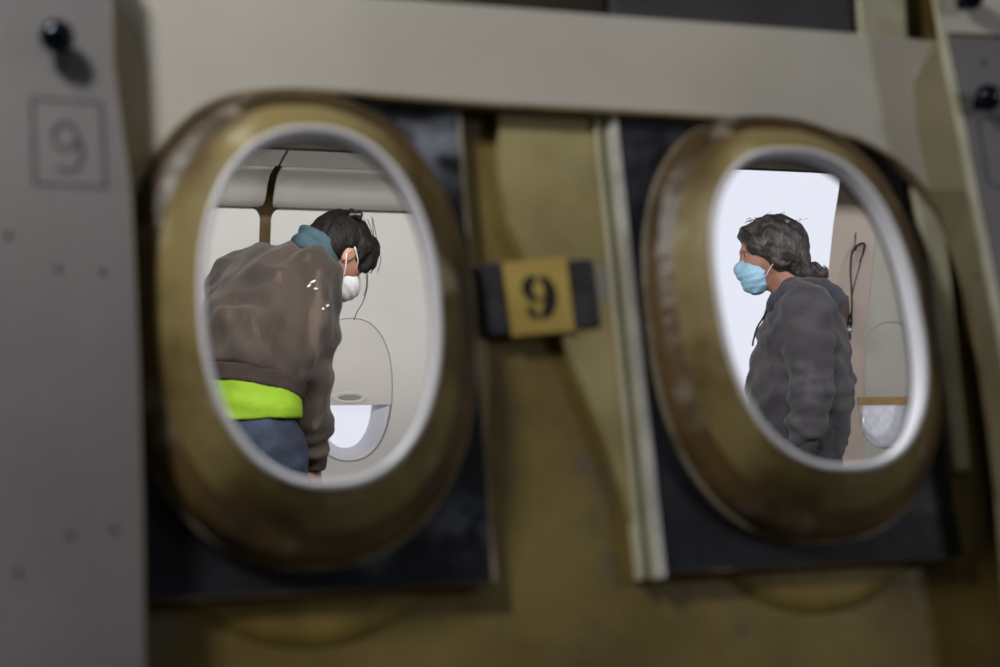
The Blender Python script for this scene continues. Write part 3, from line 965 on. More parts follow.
for pts, lab in (([(478, 264), (501, 262), (511, 334), (487, 336)], 'dark foam pad left of the yellow plate'),
                 ([(569, 260), (592, 258), (601, 326), (578, 329)], 'dark foam pad right of the yellow plate')):
    cs_ = [uv(x, y, 0.003) for x, y in pts]
    mu = sum(a for a, b in cs_) / 4; mv = sum(b for a, b in cs_) / 4
    fo = slab('foam_pad', [(a - mu, b - mv) for a, b in cs_], 0.0, 0.019, MAT['foam'], None, 0.003)
    fo.location = WP(mu, mv, 0.002); fo.rotation_euler = (-TILT, 0, 0)
    tag(fo, lab, 'foam pad', 'foam pads beside the number plate')

# ------------------------------------------------------------------ people: smooth implicit surfaces meshed with surface nets
class Sdf:
    def __init__(self, vox):
        self.p = []; self.vox = vox; self.disp = None; self.rs = 1.0

    def _add(self, fn, lo, hi, k, sign):
        self.p.append((fn, np.array(lo, float), np.array(hi, float), k, sign)); return self

    def cap(self, a, b, r1, r2=None, k=0.02, sign=1):
        r2 = r1 if r2 is None else r2
        r1, r2 = r1 * self.rs, r2 * self.rs
        a, b = np.array(a, float), np.array(b, float)
        ab = b - a; L2 = max(ab @ ab, 1e-12)

        def fn(Q):
            q = Q - a
            t = np.clip((q @ ab) / L2, 0, 1)
            return np.linalg.norm(q - t[..., None] * ab, axis=-1) - (r1 + (r2 - r1) * t)
        m = max(r1, r2)
        return self._add(fn, np.minimum(a, b) - m, np.maximum(a, b) + m, k, sign)

    def ecap(self, a, b, ra, rb, side, k=0.02, sign=1):
        """elliptic capsule: ra, rb = (half width along side, half depth)"""
        a, b = np.array(a, float), np.array(b, float)
        ab = b - a; L = np.linalg.norm(ab); ax = ab / L
        s = np.array(side, float); s = s - ax * (s @ ax); s /= np.linalg.norm(s)
        f_ = np.cross(ax, s)

        def fn(Q):
            q = Q - a
            tt_ = (q @ ax) / L
            t = np.clip(tt_, 0, 1)
            w1 = ra[0] + (rb[0] - ra[0]) * t; w2_ = ra[1] + (rb[1] - ra[1]) * t
            mn = np.minimum(w1, w2_)
            e = (tt_ - t) * L
            return (np.sqrt((q @ s / w1) ** 2 + (q @ f_ / w2_) ** 2 + (e / mn) ** 2) - 1) * mn
        m = max(ra + rb)
        return self._add(fn, np.minimum(a, b) - m, np.maximum(a, b) + m, k, sign)

    def ell(self, c, R, rad, k=0.02, sign=1):
        """R rows = local axes"""
        c = np.array(c, float); R = np.array(R, float); rad = np.array(rad, float) * self.rs

        def fn(Q):
            q = (Q - c) @ R.T
            k0 = np.linalg.norm(q / rad, axis=-1)
            k1 = np.linalg.norm(q / rad ** 2, axis=-1) + 1e-9
            return k0 * (k0 - 1) / k1
        m = rad.max()
        return self._add(fn, c - m, c + m, k, sign)

    def plane(self, p, nrm, k=0.004):
        """cut away everything on the side the normal points to"""
        p = np.array(p, float); nrm = np.array(nrm, float) / np.linalg.norm(nrm)
        return self._add(lambda Q: (Q - p) @ nrm, [-1e3] * 3, [1e3] * 3, k, -1)

    def mesh(self):
        vx = self.vox
        pos = [q for q in self.p if q[4] > 0]
        lo = np.min([q[1] for q in pos], axis=0) - 4 * vx - 0.01
        hi = np.max([q[2] for q in pos], axis=0) + 4 * vx + 0.01
        n = np.ceil((hi - lo) / vx).astype(int) + 1
        axs = [lo[i] + vx * np.arange(n[i]) for i in range(3)]
        D = np.full(n, 0.06, np.float32)
        for fn, a, b, k, sign in self.p:
            mg = k + 4 * vx + 0.012
            i0 = np.clip(np.floor((a - mg - lo) / vx).astype(int), 0, n)
            i1 = np.clip(np.ceil((b + mg - lo) / vx).astype(int) + 1, 0, n)
            if np.any(i1 <= i0): continue
            sl = tuple(slice(i0[i], i1[i]) for i in range(3))
            G = np.stack(np.meshgrid(*[axs[i][sl[i]] for i in range(3)], indexing='ij'), -1)
            d = fn(G).astype(np.float32)
            cur = D[sl]
            if sign > 0:
                h = np.clip(k - np.abs(cur - d), 0, None) / k
                D[sl] = np.minimum(cur, d) - h * h * k * 0.25
            else:
                # remove where d > 0 for planes (keep d <= 0) / inside for solids
                e = d if b[0] > 900 else -d
                h = np.clip(k - np.abs(cur - e), 0, None) / k
                D[sl] = np.maximum(cur, e) + h * h * k * 0.25
        if self.disp is not None:
            m = np.abs(D) < 0.04
            ii = np.argwhere(m)
            Q = lo + ii * vx
            D[m] += self.disp(Q).astype(np.float32)
        D = np.pad(D, 1, constant_values=0.06); lo = lo - vx
        ins = D < 0
        c8 = [ins[i:ins.shape[0] - 1 + i, j:ins.shape[1] - 1 + j, k:ins.shape[2] - 1 + k] for i in (0, 1) for j in (0, 1) for k in (0, 1)]
        s = sum(c.astype(np.int8) for c in c8)
        act = (s > 0) & (s < 8)
        cells = np.argwhere(act)
        vid = np.full(act.shape, -1, np.int64); vid[act] = np.arange(len(cells))
        acc = np.zeros((len(cells), 3)); cnt = np.zeros(len(cells))
        cor = [(i, j, k) for i in (0, 1) for j in (0, 1) for k in (0, 1)]
        val = {c: D[cells[:, 0] + c[0], cells[:, 1] + c[1], cells[:, 2] + c[2]] for c in cor}
        for c in cor:
            for axx in range(3):
                if c[axx] == 0:
                    e = list(c); e[axx] = 1; e = tuple(e)
                    v0, v1 = val[c], val[e]
                    cross = (v0 < 0) != (v1 < 0)
                    t = np.where(cross, v0 / np.where(cross, v0 - v1, 1), 0)
                    pt = np.tile(np.array(c, float), (len(cells), 1)); pt[:, axx] = t
                    acc[cross] += pt[cross]; cnt[cross] += 1
        verts = lo + (cells + acc / cnt[:, None]) * vx
        quads = []
        for axx in range(3):
            o1, o2 = [a for a in range(3) if a != axx]
            sl0 = [slice(1, -1)] * 3; sl1 = [slice(1, -1)] * 3
            sl0[axx] = slice(0, -1); sl1[axx] = slice(1, None)
            a, b = ins[tuple(sl0)], ins[tuple(sl1)]
            for flip in (False, True):
                m = (a & ~b) if not flip else (~a & b)
                idx_ = np.argwhere(m)
                base = idx_.copy()
                for q in range(3):
                    if q != axx: base[:, q] += 1
                def g(d1, d2):
                    c = base.copy(); c[:, o1] += d1; c[:, o2] += d2
                    return vid[c[:, 0], c[:, 1], c[:, 2]]
                qd = np.stack([g(-1, -1), g(0, -1), g(0, 0), g(-1, 0)], 1)
                if (axx == 1) != flip: qd = qd[:, ::-1]
                quads.append(qd)
        quads = np.concatenate(quads)
        return verts, quads

    def obj(self, name, mat, parent, label=None, smooth=1):
        v, q = self.mesh()
        me = bpy.data.meshes.new(name)
        me.vertices.add(len(v)); me.vertices.foreach_set('co', v.astype(np.float32).ravel())
        me.loops.add(q.size); me.loops.foreach_set('vertex_index', q.astype(np.int32).ravel())
        me.polygons.add(len(q)); me.polygons.foreach_set('loop_start', np.arange(0, q.size, 4, dtype=np.int32))
        me.polygons.foreach_set('loop_total', np.full(len(q), 4, np.int32))
        me.polygons.foreach_set('use_smooth', np.ones(len(q), bool))
        me.update(calc_edges=True); me.validate()
        me.materials.append(mat)
        o = bpy.data.objects.new(name, me); C.objects.link(o)
        o.parent = parent; o.matrix_parent_inverse = parent.matrix_world.inverted()
        if smooth:
            m = o.modifiers.new('smooth', 'SMOOTH'); m.factor = 0.5; m.iterations = smooth
        if label: o['label'] = label
        return o


def unit(v):
    v = np.array(v, float); return v / np.linalg.norm(v)


CX = M @ np.array([1.0, 0, 0]); CXH = unit([CX[0], CX[1], 0])       # image right, level
DPH = unit([M[0, 2], M[1, 2], 0])                                   # away, level
UP = np.array([0, 0, 1.0])


def frame(F, U):
    F = unit(F); U = np.array(U, float); U = unit(U - F * (U @ F)); L = np.cross(U, F)
    return F, L, U


class Head:
    def __init__(self, c, F, U, s=1.0):
        self.c = np.array(c); self.F, self.L, self.U = frame(F, U); self.s = s
        self.R = np.array([self.F, self.L, self.U])

    def p(self, f, l, u): return self.c + (self.F * f + self.L * l + self.U * u) * self.s

    def build(self, b):
        s = self.s; p = self.p; R = self.R
        b.ell(p(-0.012, 0, 0.028), R, np.array([0.098, 0.077, 0.088]) * s, 0.02)
        b.ell(p(0.035, 0, -0.02), R, np.array([0.058, 0.062, 0.075]) * s, 0.03)
        b.ecap(p(0.03, 0, -0.045), p(0.048, 0, -0.088), (0.052 * s, 0.045 * s), (0.03 * s, 0.03 * s), self.L, 0.025)
        b.cap(p(0.068, 0, -0.1), p(0.072, 0, -0.1), 0.017 * s, None, 0.02)                     # chin
        b.cap(p(0.086, 0, 0.004), p(0.104, 0, -0.034), 0.008 * s, 0.012 * s, 0.012)            # nose
        b.cap(p(0.094, 0.012 * s, -0.040), p(0.094, -0.012, -0.040), 0.008 * s, None, 0.008)
        b.cap(p(0.083, 0.032, 0.020), p(0.088, 0.008, 0.018), 0.008 * s, None, 0.012)          # brows
        b.cap(p(0.083, -0.032, 0.020), p(0.088, -0.008, 0.018), 0.008 * s, None, 0.012)
        for q in (1, -1):
            b.ell(p(0.094, q * 0.032, 0.002), R, np.array([0.016, 0.016, 0.010]) * s, 0.012, -1)
        b.cap(p(0.082, 0.018, -0.066), p(0.088, 0, -0.065), 0.006 * s, 0.008 * s, 0.006)       # lips
        b.cap(p(0.082, -0.018, -0.066), p(0.088, 0, -0.065), 0.006 * s, 0.008 * s, 0.006)
        b.cap(p(0.082, 0.014, -0.076), p(0.084, -0.014, -0.076), 0.007 * s, None, 0.006)
        for q in (1, -1):
            b.ell(p(-0.012, q * 0.078, -0.008), R, np.array([0.019, 0.008, 0.032]) * s, 0.008)
            b.ell(p(-0.006, q * 0.088, -0.006), R, np.array([0.009, 0.006, 0.018]) * s, 0.005, -1)

    def eyes(self, parent):
        for q in (1, -1):
            e = Sdf(0.002); e.ell(self.p(0.0725, q * 0.031, 0.001), self.R, np.array([0.0115, 0.0115, 0.008]) * self.s)
            eo = e.obj('eye', MAT['eye'], parent)
            i_ = Sdf(0.0015); i_.ell(self.p(0.0828, q * 0.031, 0.001), self.R, np.array([0.0025, 0.0058, 0.0058]) * self.s)
            i_.obj('iris', MAT['iris'], eo)


def hand(b, wrist, direction, palm_n, thumb_side, s=1.0, curl=0.5):
    """palm plus five curled fingers; direction along the hand, palm_n towards the palm side"""
    D_ = unit(direction); Pn = unit(np.array(palm_n) - D_ * (np.array(palm_n) @ D_)); T = unit(thumb_side - D_ * (thumb_side @ D_) - Pn * (thumb_side @ Pn))
    w_ = np.array(wrist)
    b.ecap(w_, w_ + D_ * 0.03 * s, (0.028 * s, 0.02 * s), (0.034 * s, 0.016 * s), T, 0.012)
    b.ecap(w_ + D_ * 0.03 * s, w_ + D_ * 0.08 * s, (0.034 * s, 0.016 * s), (0.040 * s, 0.013 * s), T, 0.012)
    for off, ln, r in ((0.030, 0.072, 0.0085), (0.010, 0.082, 0.0088), (-0.010, 0.076, 0.0084), (-0.029, 0.060, 0.0075)):
        q = w_ + D_ * 0.085 * s + T * off * s
        ang = curl * 0.5
        for i, fr in enumerate((0.45, 0.32, 0.23)):
            dr = D_ * math.cos(ang) + Pn * math.sin(ang)
            e = q + dr * ln * fr * s
            b.cap(q, e, r * s * (1 - 0.08 * i), r * s * (0.92 - 0.08 * i), 0.003)
            q = e; ang += curl * 0.7
    q = w_ + D_ * 0.03 * s + T * 0.026 * s
    d1 = unit(D_ * 0.7 + T * 0.6 + Pn * 0.35); e = q + d1 * 0.042 * s
    b.cap(q, e, 0.0125 * s, 0.0105 * s, 0.008)
    d2 = unit(D_ * 0.9 + T * 0.2 + Pn * 0.4); b.cap(e, e + d2 * 0.034 * s, 0.0105 * s, 0.0085 * s, 0.004)


def folds(dirs, amp, seed):
    r = np.random.default_rng(seed)
    terms = []
    for d, lam in dirs:
        d = unit(d)
        for _ in range(3):
            v = unit(d + r.normal(0, 0.35, 3))
            terms.append((v * 2 * math.pi / (lam * r.uniform(0.75, 1.35)), r.uniform(0, 6.28), unit(r.normal(0, 1, 3)) * 2 * math.pi / r.uniform(0.12, 0.3), r.uniform(0, 6.28)))

    def fn(Q):
        s = 0
        for kx, ph, kz, p2 in terms:
            s = s + np.sin(Q @ kx + ph + 1.4 * np.sin(Q @ kz + p2)) * (0.5 + 0.5 * np.sin(Q @ kz * 0.6 + p2))
        return amp * s / math.sqrt(len(terms))
    return fn


def sleeve_rings(a, b, amp, lam, t0=0.0, c=1.0, wd=0.35):
    """gathers around a sleeve between a and b, fading out smoothly"""
    a, b = np.array(a), np.array(b); L = np.linalg.norm(b - a); ax = (b - a) / L
    sg = lambda v: 1 / (1 + np.exp(-np.clip(v, -30, 30)))

    def fn(Q):
        q = Q - a; t = q @ ax / L
        rad = np.linalg.norm(q - (q @ ax)[..., None] * ax, axis=-1)
        g = np.exp(-((t - c) / wd) ** 2) * sg((0.085 - rad) / 0.006) * sg((t - t0) / 0.05) * sg((1.02 - t) / 0.03)
        wob = np.sin(Q @ np.array([31.0, 24.0, 17.0])) * 1.1 + np.sin(Q @ np.array([-17.0, 38.0, 9.0])) * 0.8
        return amp * np.sin(2 * math.pi * t * L / lam + wob) * g
    return fn


def legs_and_shoes(b, hips, F, Lf, shoe_parent, jean):
    """legs of the body, trousers and shoes; hips = pelvis centre"""
    F = np.array(F); Lf = np.array(Lf)
    shoes = []
    for q in (1, -1):
        hp = hips + Lf * q * 0.09
        an = np.array([hp[0], hp[1], 0]) + Lf * q * 0.03 - F * 0.02
        kn = (hp * 0.5 + np.array([an[0], an[1], 0.09]) * 0.5) + F * 0.03
        ank = np.array([an[0], an[1], 0.10])
        b.cap(hp, kn, 0.078, 0.052, 0.03); b.cap(kn, ank, 0.052, 0.036, 0.02)
        b.ecap(ank - UP * 0.045 - F * 0.02, ank - UP * 0.052 + F * 0.13, (0.034, 0.03), (0.036, 0.022), Lf, 0.02)
        jean.cap(hp - UP * 0.02, kn, 0.096, 0.07, 0.04); jean.cap(kn, ank + UP * 0.0, 0.07, 0.06, 0.03)
        sh = Sdf(0.006)
        sh.ecap(ank - UP * 0.052 - F * 0.03, ank - UP * 0.06 + F * 0.14, (0.044, 0.046), (0.047, 0.034), Lf, 0.02)
        sh.cap(ank - UP * 0.04, ank + UP * 0.0, 0.045, 0.045, 0.03)
        sh.plane([0, 0, 0.014], [0, 0, -1])
        shoes.append(sh)
    return shoes


# ---------------- person in the right window: grey hoodie, blue mask, facing image left
def hooded_person():
    a10 = math.radians(9)
    F = unit(-CXH * math.cos(a10) + DPH * math.sin(a10)); Lf = np.cross(UP, F)
    d0 = 4.3
    pel = P(806, 468, d0)
    root = empty('person', (pel[0], pel[1], 0), 'person with greying tied-back hair, blue face mask and charcoal hoodie, standing in profile', 'person')
    neck0 = P(796, 300, d0); hd_c = P(770.5, 253.5, d0)
    head = Head(hd_c, F * 0.99 - UP * 0.10, UP + F * 0.05, 0.95)
    sh = [P(804, 314, d0) + Lf * 0.155 * q for q in (1, -1)]
    # body
    b = Sdf(0.0045)
    head.build(b)
    b.cap(neck0 - UP * 0.03, head.p(-0.025, 0, -0.05), 0.056, 0.052, 0.03)
    b.ecap(P(805, 318, d0), P(803, 350, d0), (0.155, 0.085), (0.15, 0.10), Lf, 0.05)
    b.ecap(P(803, 350, d0), P(803, 410, d0), (0.15, 0.10), (0.135, 0.095), Lf, 0.05)
    b.ecap(P(803, 410, d0), P(806, 455, d0), (0.135, 0.095), (0.16, 0.105), Lf, 0.05)
    arms = []
    for q, s0 in zip((1, -1), sh):
        el = P(812, 390, d0 - 0.235) if q > 0 else P(808, 392, d0 + 0.235)
        wr = P(803, 446, d0 - 0.215) if q > 0 else P(806, 446, d0 + 0.20)
        b.cap(s0, el, 0.05, 0.038, 0.03); b.cap(el, wr, 0.038, 0.026, 0.02)
        hand(b, wr, F * 0.8 - UP * 0.55 - Lf * q * 0.25, -Lf * q, UP, 0.9, 0.35)
        arms.append((s0, el, wr))
    trs = Sdf(0.007)
    trs.ecap(P(804, 440, d0), P(806, 470, d0), (0.165, 0.105), (0.175, 0.115), Lf, 0.05)
    shoes = legs_and_shoes(b, pel, F, Lf, root, trs)
    b.obj('body', MAT['skin'], root)
    head.eyes(root)
    to = trs.obj('trousers', MAT['trousers'], root)
    for s_ in shoes: s_.obj('shoe', MAT['shoe'], root)
    # hoodie
    h = Sdf(0.005)
    h.ecap(P(807, 320, d0), P(802, 345, d0), (0.170, 0.100), (0.175, 0.132), Lf, 0.05)
    h.ecap(P(802, 345, d0), P(800, 388, d0), (0.175, 0.132), (0.178, 0.152), Lf, 0.05)
    h.ecap(P(800, 388, d0), P(803, 428, d0), (0.178, 0.152), (0.178, 0.142), Lf, 0.05)
    h.cap(neck0 - UP * 0.02, P(788, 300, d0), 0.075, 0.060, 0.05)
    for (s0, el, wr), q in zip(arms, (1, -1)):
        h.cap(neck0 + Lf * 0.06 * q - UP * 0.02, s0 - UP * 0.005, 0.065, 0.064, 0.06)
        h.cap(s0 - UP * 0.01, s0 * 0.5 + el * 0.5, 0.066, 0.070, 0.04)
        h.cap(s0 * 0.5 + el * 0.5, el, 0.069, 0.062, 0.015)
        h.cap(el, el * 0.35 + wr * 0.65, 0.062, 0.056, 0.02)
        h.cap(el * 0.35 + wr * 0.65, wr - unit(wr - el) * 0.012, 0.056, 0.040, 0.02)
    g1 = folds([(UP + F * 0.6, 0.065), (UP - F * 0.6, 0.08), (F + Lf, 0.10)], 0.0080, 3)
    g2 = sleeve_rings(arms[0][1], arms[0][2], 0.0020, 0.052, -0.2, 0.6, 0.7)
    g3 = sleeve_rings(arms[0][0], arms[0][1], 0.0032, 0.05, 0.4, 0.95, 0.3)
    h.disp = lambda Q: g1(Q) + g2(Q) + g3(Q)
    # open the neck
    h.ell(P(781, 289, d0), np.eye(3), (0.062, 0.062, 0.05), 0.01, -1)
    ho = h.obj('hoodie', MAT['grey_cloth'], root)
    rb = Sdf(0.005)
    rb.ecap(P(803, 430, d0), P(804, 452, d0), (0.18, 0.128), (0.168, 0.114), Lf, 0.02)
    rb.plane(P(804, 459, d0), -UP)
    rb.obj('hem_rib', MAT['grey_rib'], ho)
    for (s0, el, wr), q in zip(arms, (1, -1)):
        dd = unit(wr - el)
        cf = Sdf(0.004); cf.cap(wr - dd * 0.012, wr + dd * 0.03, 0.043, 0.036, 0.01); cf.plane(wr + dd * 0.045, dd)
        cf.obj('cuff', MAT['grey_rib'], ho)
    pk_ = Sdf(0.005)
    for (s0, el, wr), q in zip(arms, (1, -1)):
        m_ = wr + (F * 0.8 - UP * 0.55 - Lf * q * 0.25) * 0.09 - UP * 0.006
        pk_.ecap(wr + F * 0.03 - UP * 0.025, wr + F * 0.13 - UP * 0.085 - Lf * q * 0.04, (0.042, 0.052), (0.048, 0.058), Lf, 0.03)
        pk_.cap(wr + F * 0.13 - UP * 0.085 - Lf * q * 0.04, P(800, 430, d0) + F * 0.13, 0.05, 0.03, 0.05)
    pk_.obj('pouch_pocket', MAT['grey_cloth'], ho)
    # hood lying on the back, ring around the neck
    hd_ = Sdf(0.0045)
    loop = [(770, 312, 0.04), (776, 304, 0.080), (790, 297, 0.10), (807, 292, 0.095), (822, 296, 0.06)]
    near = [P(x, y, d0) + Lf * l for x, y, l in loop]; far = [P(x, y, d0) - Lf * l for x, y, l in loop]
    rr = [0.016, 0.022, 0.026, 0.030, 0.032]
    for side_ in (near, far):
        for i in range(4): hd_.cap(side_[i], side_[i + 1], rr[i], rr[i + 1], 0.02)
    hd_.cap(near[4], far[4], 0.036, 0.036, 0.03)
    hd_.ell(P(827, 303, d0), np.array([F, Lf, UP]), (0.048, 0.12, 0.042), 0.03)
    hd_.cap(P(832, 303, d0) + Lf * 0.06, P(836, 313, d0) - Lf * 0.03, 0.034, 0.026, 0.03)
    f1 = folds([(F + UP, 0.05), (UP, 0.06)], 0.0055, 8); hd_.disp = f1
    hd_.obj('hood', MAT['hood'], ho)
    ds = [near[0] + F * 0.01, P(763, 318, d0 - 0.06), P(757, 328, d0 - 0.08), P(753.5, 340, d0 - 0.09), P(752.5, 346, d0 - 0.09)]
    tube('drawstring', [(bez(ds, 24), 0.0028)], MAT['cable'], ho, 6, True, 'black drawstring')
    ds2 = [far[0] + F * 0.01, P(764, 320, d0 + 0.06), P(761, 335, d0 + 0.06), P(760, 350, d0 + 0.06)]
    tube('drawstring', [(bez(ds2, 16), 0.0028)], MAT['cable'], ho, 6, True, 'black drawstring')
    # hair
    hr = Sdf(0.004); hr.rs = 0.98
    p = head.p
    hr.ell(p(-0.015, 0, 0.030), head.R, (0.108, 0.088, 0.094), 0.02)
    hr.ell(p(-0.045, 0, -0.02), head.R, (0.074, 0.084, 0.080), 0.03)
    for q in (1, -1):
        hr.cap(p(0.070, q * 0.03, 0.075), p(0.055, q * 0.072, 0.02), 0.022, 0.016, 0.02)
        hr.cap(p(0.050, q * 0.074, 0.03), p(0.022, q * 0.080, -0.022), 0.020, 0.014, 0.02)
        hr.cap(p(0.0, q * 0.080, 0.0), p(-0.03, q * 0.07, -0.07), 0.018, 0.02, 0.02)
    hr.cap(p(-0.06, 0, -0.05), p(-0.092, 0, -0.088), 0.05, 0.03, 0.03)
    # clear the face
    hr.ell(p(0.10, 0, -0.02), head.R, (0.058, 0.068, 0.082), 0.012, -1)
    for q in (1, -1):
        hr.ell(p(0.055, q * 0.075, -0.055), head.R, (0.045, 0.03, 0.042), 0.01, -1)
        hr.ell(p(-0.03, q * 0.085, -0.095), head.R, (0.05, 0.05, 0.03), 0.01, -1)
    w1_ = folds([(head.F * 0.6 - head.U, 0.035), (head.L + head.U * 0.4, 0.03), (head.F, 0.04)], 0.0032, 5); hr.disp = w1_
    hair = hr.obj('hair', MAT['grey_hair'], root)
    pt = Sdf(0.004)
    q0 = p(-0.095, 0, -0.085)
    pts = [q0, P(812, 271, d0), P(820, 274, d0), P(825, 281, d0)]
    for i, (r1, r2) in enumerate(((0.024, 0.026), (0.026, 0.021), (0.021, 0.010))): pt.cap(pts[i], pts[i + 1], r1, r2, 0.015)
    pt.disp = folds([(CXH + UP, 0.022), (CXH - UP, 0.03)], 0.004, 11)
    pt.obj('ponytail', MAT['grey_hair'], hair)
    st = []
    r = np.random.default_rng(21)
    for i in range(30):
        f0, l0 = r.uniform(-0.09, 0.075), r.uniform(-0.07, 0.07)
        base = p(f0, l0, 0.03 + 0.088 * math.sqrt(max(0, 1 - (f0 / 0.115) ** 2 - (l0 / 0.1) ** 2)) + 0.004)
        out = unit(base - p(0, 0, 0))
        mid = base + out * r.uniform(0.002, 0.010) - head.F * r.uniform(-0.02, 0.03)
        end = mid - head.F * r.uniform(-0.01, 0.03) - head.U * r.uniform(-0.004, 0.02) + out * r.uniform(0, 0.006)
        st.append((bez([base, mid, end], 8), [0.0006] * 9))
    for i in range(26):
        c = P(r.uniform(812, 824), r.uniform(268, 282), d0 + r.uniform(-0.02, 0.02))
        st.append((bez([c, c + CXH * r.uniform(0.005, 0.02) + UP * r.uniform(-0.004, 0.014), c + CXH * r.uniform(0.01, 0.025) - UP * r.uniform(0.005, 0.03)], 8), [0.0011] * 9))
    for q in (1, -1):
        for i in range(16):
            a_ = p(0.078 - 0.004 * i, q * (0.052 + 0.002 * i), 0.085 - 0.003 * i)
            e_ = p(0.050 - 0.006 * i, q * 0.092, 0.02 - 0.002 * i); g_ = p(0.015 - 0.007 * i, q * 0.094, -0.03 - 0.002 * i)
            st.append((bez([a_, e_, g_], 10), [0.0015] * 11))
    tube('loose_strands', [(pp, rd[:len(pp)] if len(rd) >= len(pp) else [rd[0]] * len(pp)) for pp, rd in st], MAT['grey_hair'], hair, 4, True)['kind'] = 'stuff'
    # mask
    mk_ = Sdf(0.003); mk_.rs = 0.94
    mk_.ell(p(0.052, 0, -0.060), head.R, (0.060, 0.063, 0.056), 0.01)
    mk_.cap(p(0.092, 0, -0.012), p(0.105, 0, -0.038), 0.016, 0.019, 0.03)
    mk_.cap(p(0.066, 0, -0.098), p(0.070, 0, -0.100), 0.028, None, 0.03)
    mk_.plane(p(0.030, 0, 0), -head.F, 0.003)
    mk_.plane(p(0.085, 0, -0.010), head.U + head.F * 0.15, 0.003)
    mk_.plane(p(0.06, 0, -0.126), -head.U + head.F * 0.25, 0.003)
    mk_.disp = lambda Q: 0.0008 * np.sin((Q - head.c) @ head.U * 2 * math.pi / 0.019) + folds([(head.F + head.U, 0.03)], 0.0012, 2)(Q)
    mo = mk_.obj('face_mask', MAT['blue_mask'], root, 'pale blue pleated face mask')
    for q in (1, -1):
        tube('ear_loop', [(bez([p(0.045, q * 0.058, -0.018), p(0.022, q * 0.080, -0.004), p(-0.016, q * 0.087, 0.014)], 10), 0.0016),
                          (bez([p(0.034, q * 0.056, -0.085), p(0.012, q * 0.078, -0.058), p(-0.026, q * 0.087, -0.02)], 10), 0.0016)], MAT['loop'], mo, 5, True, 'white ear loop')
    return root


hooded_person()


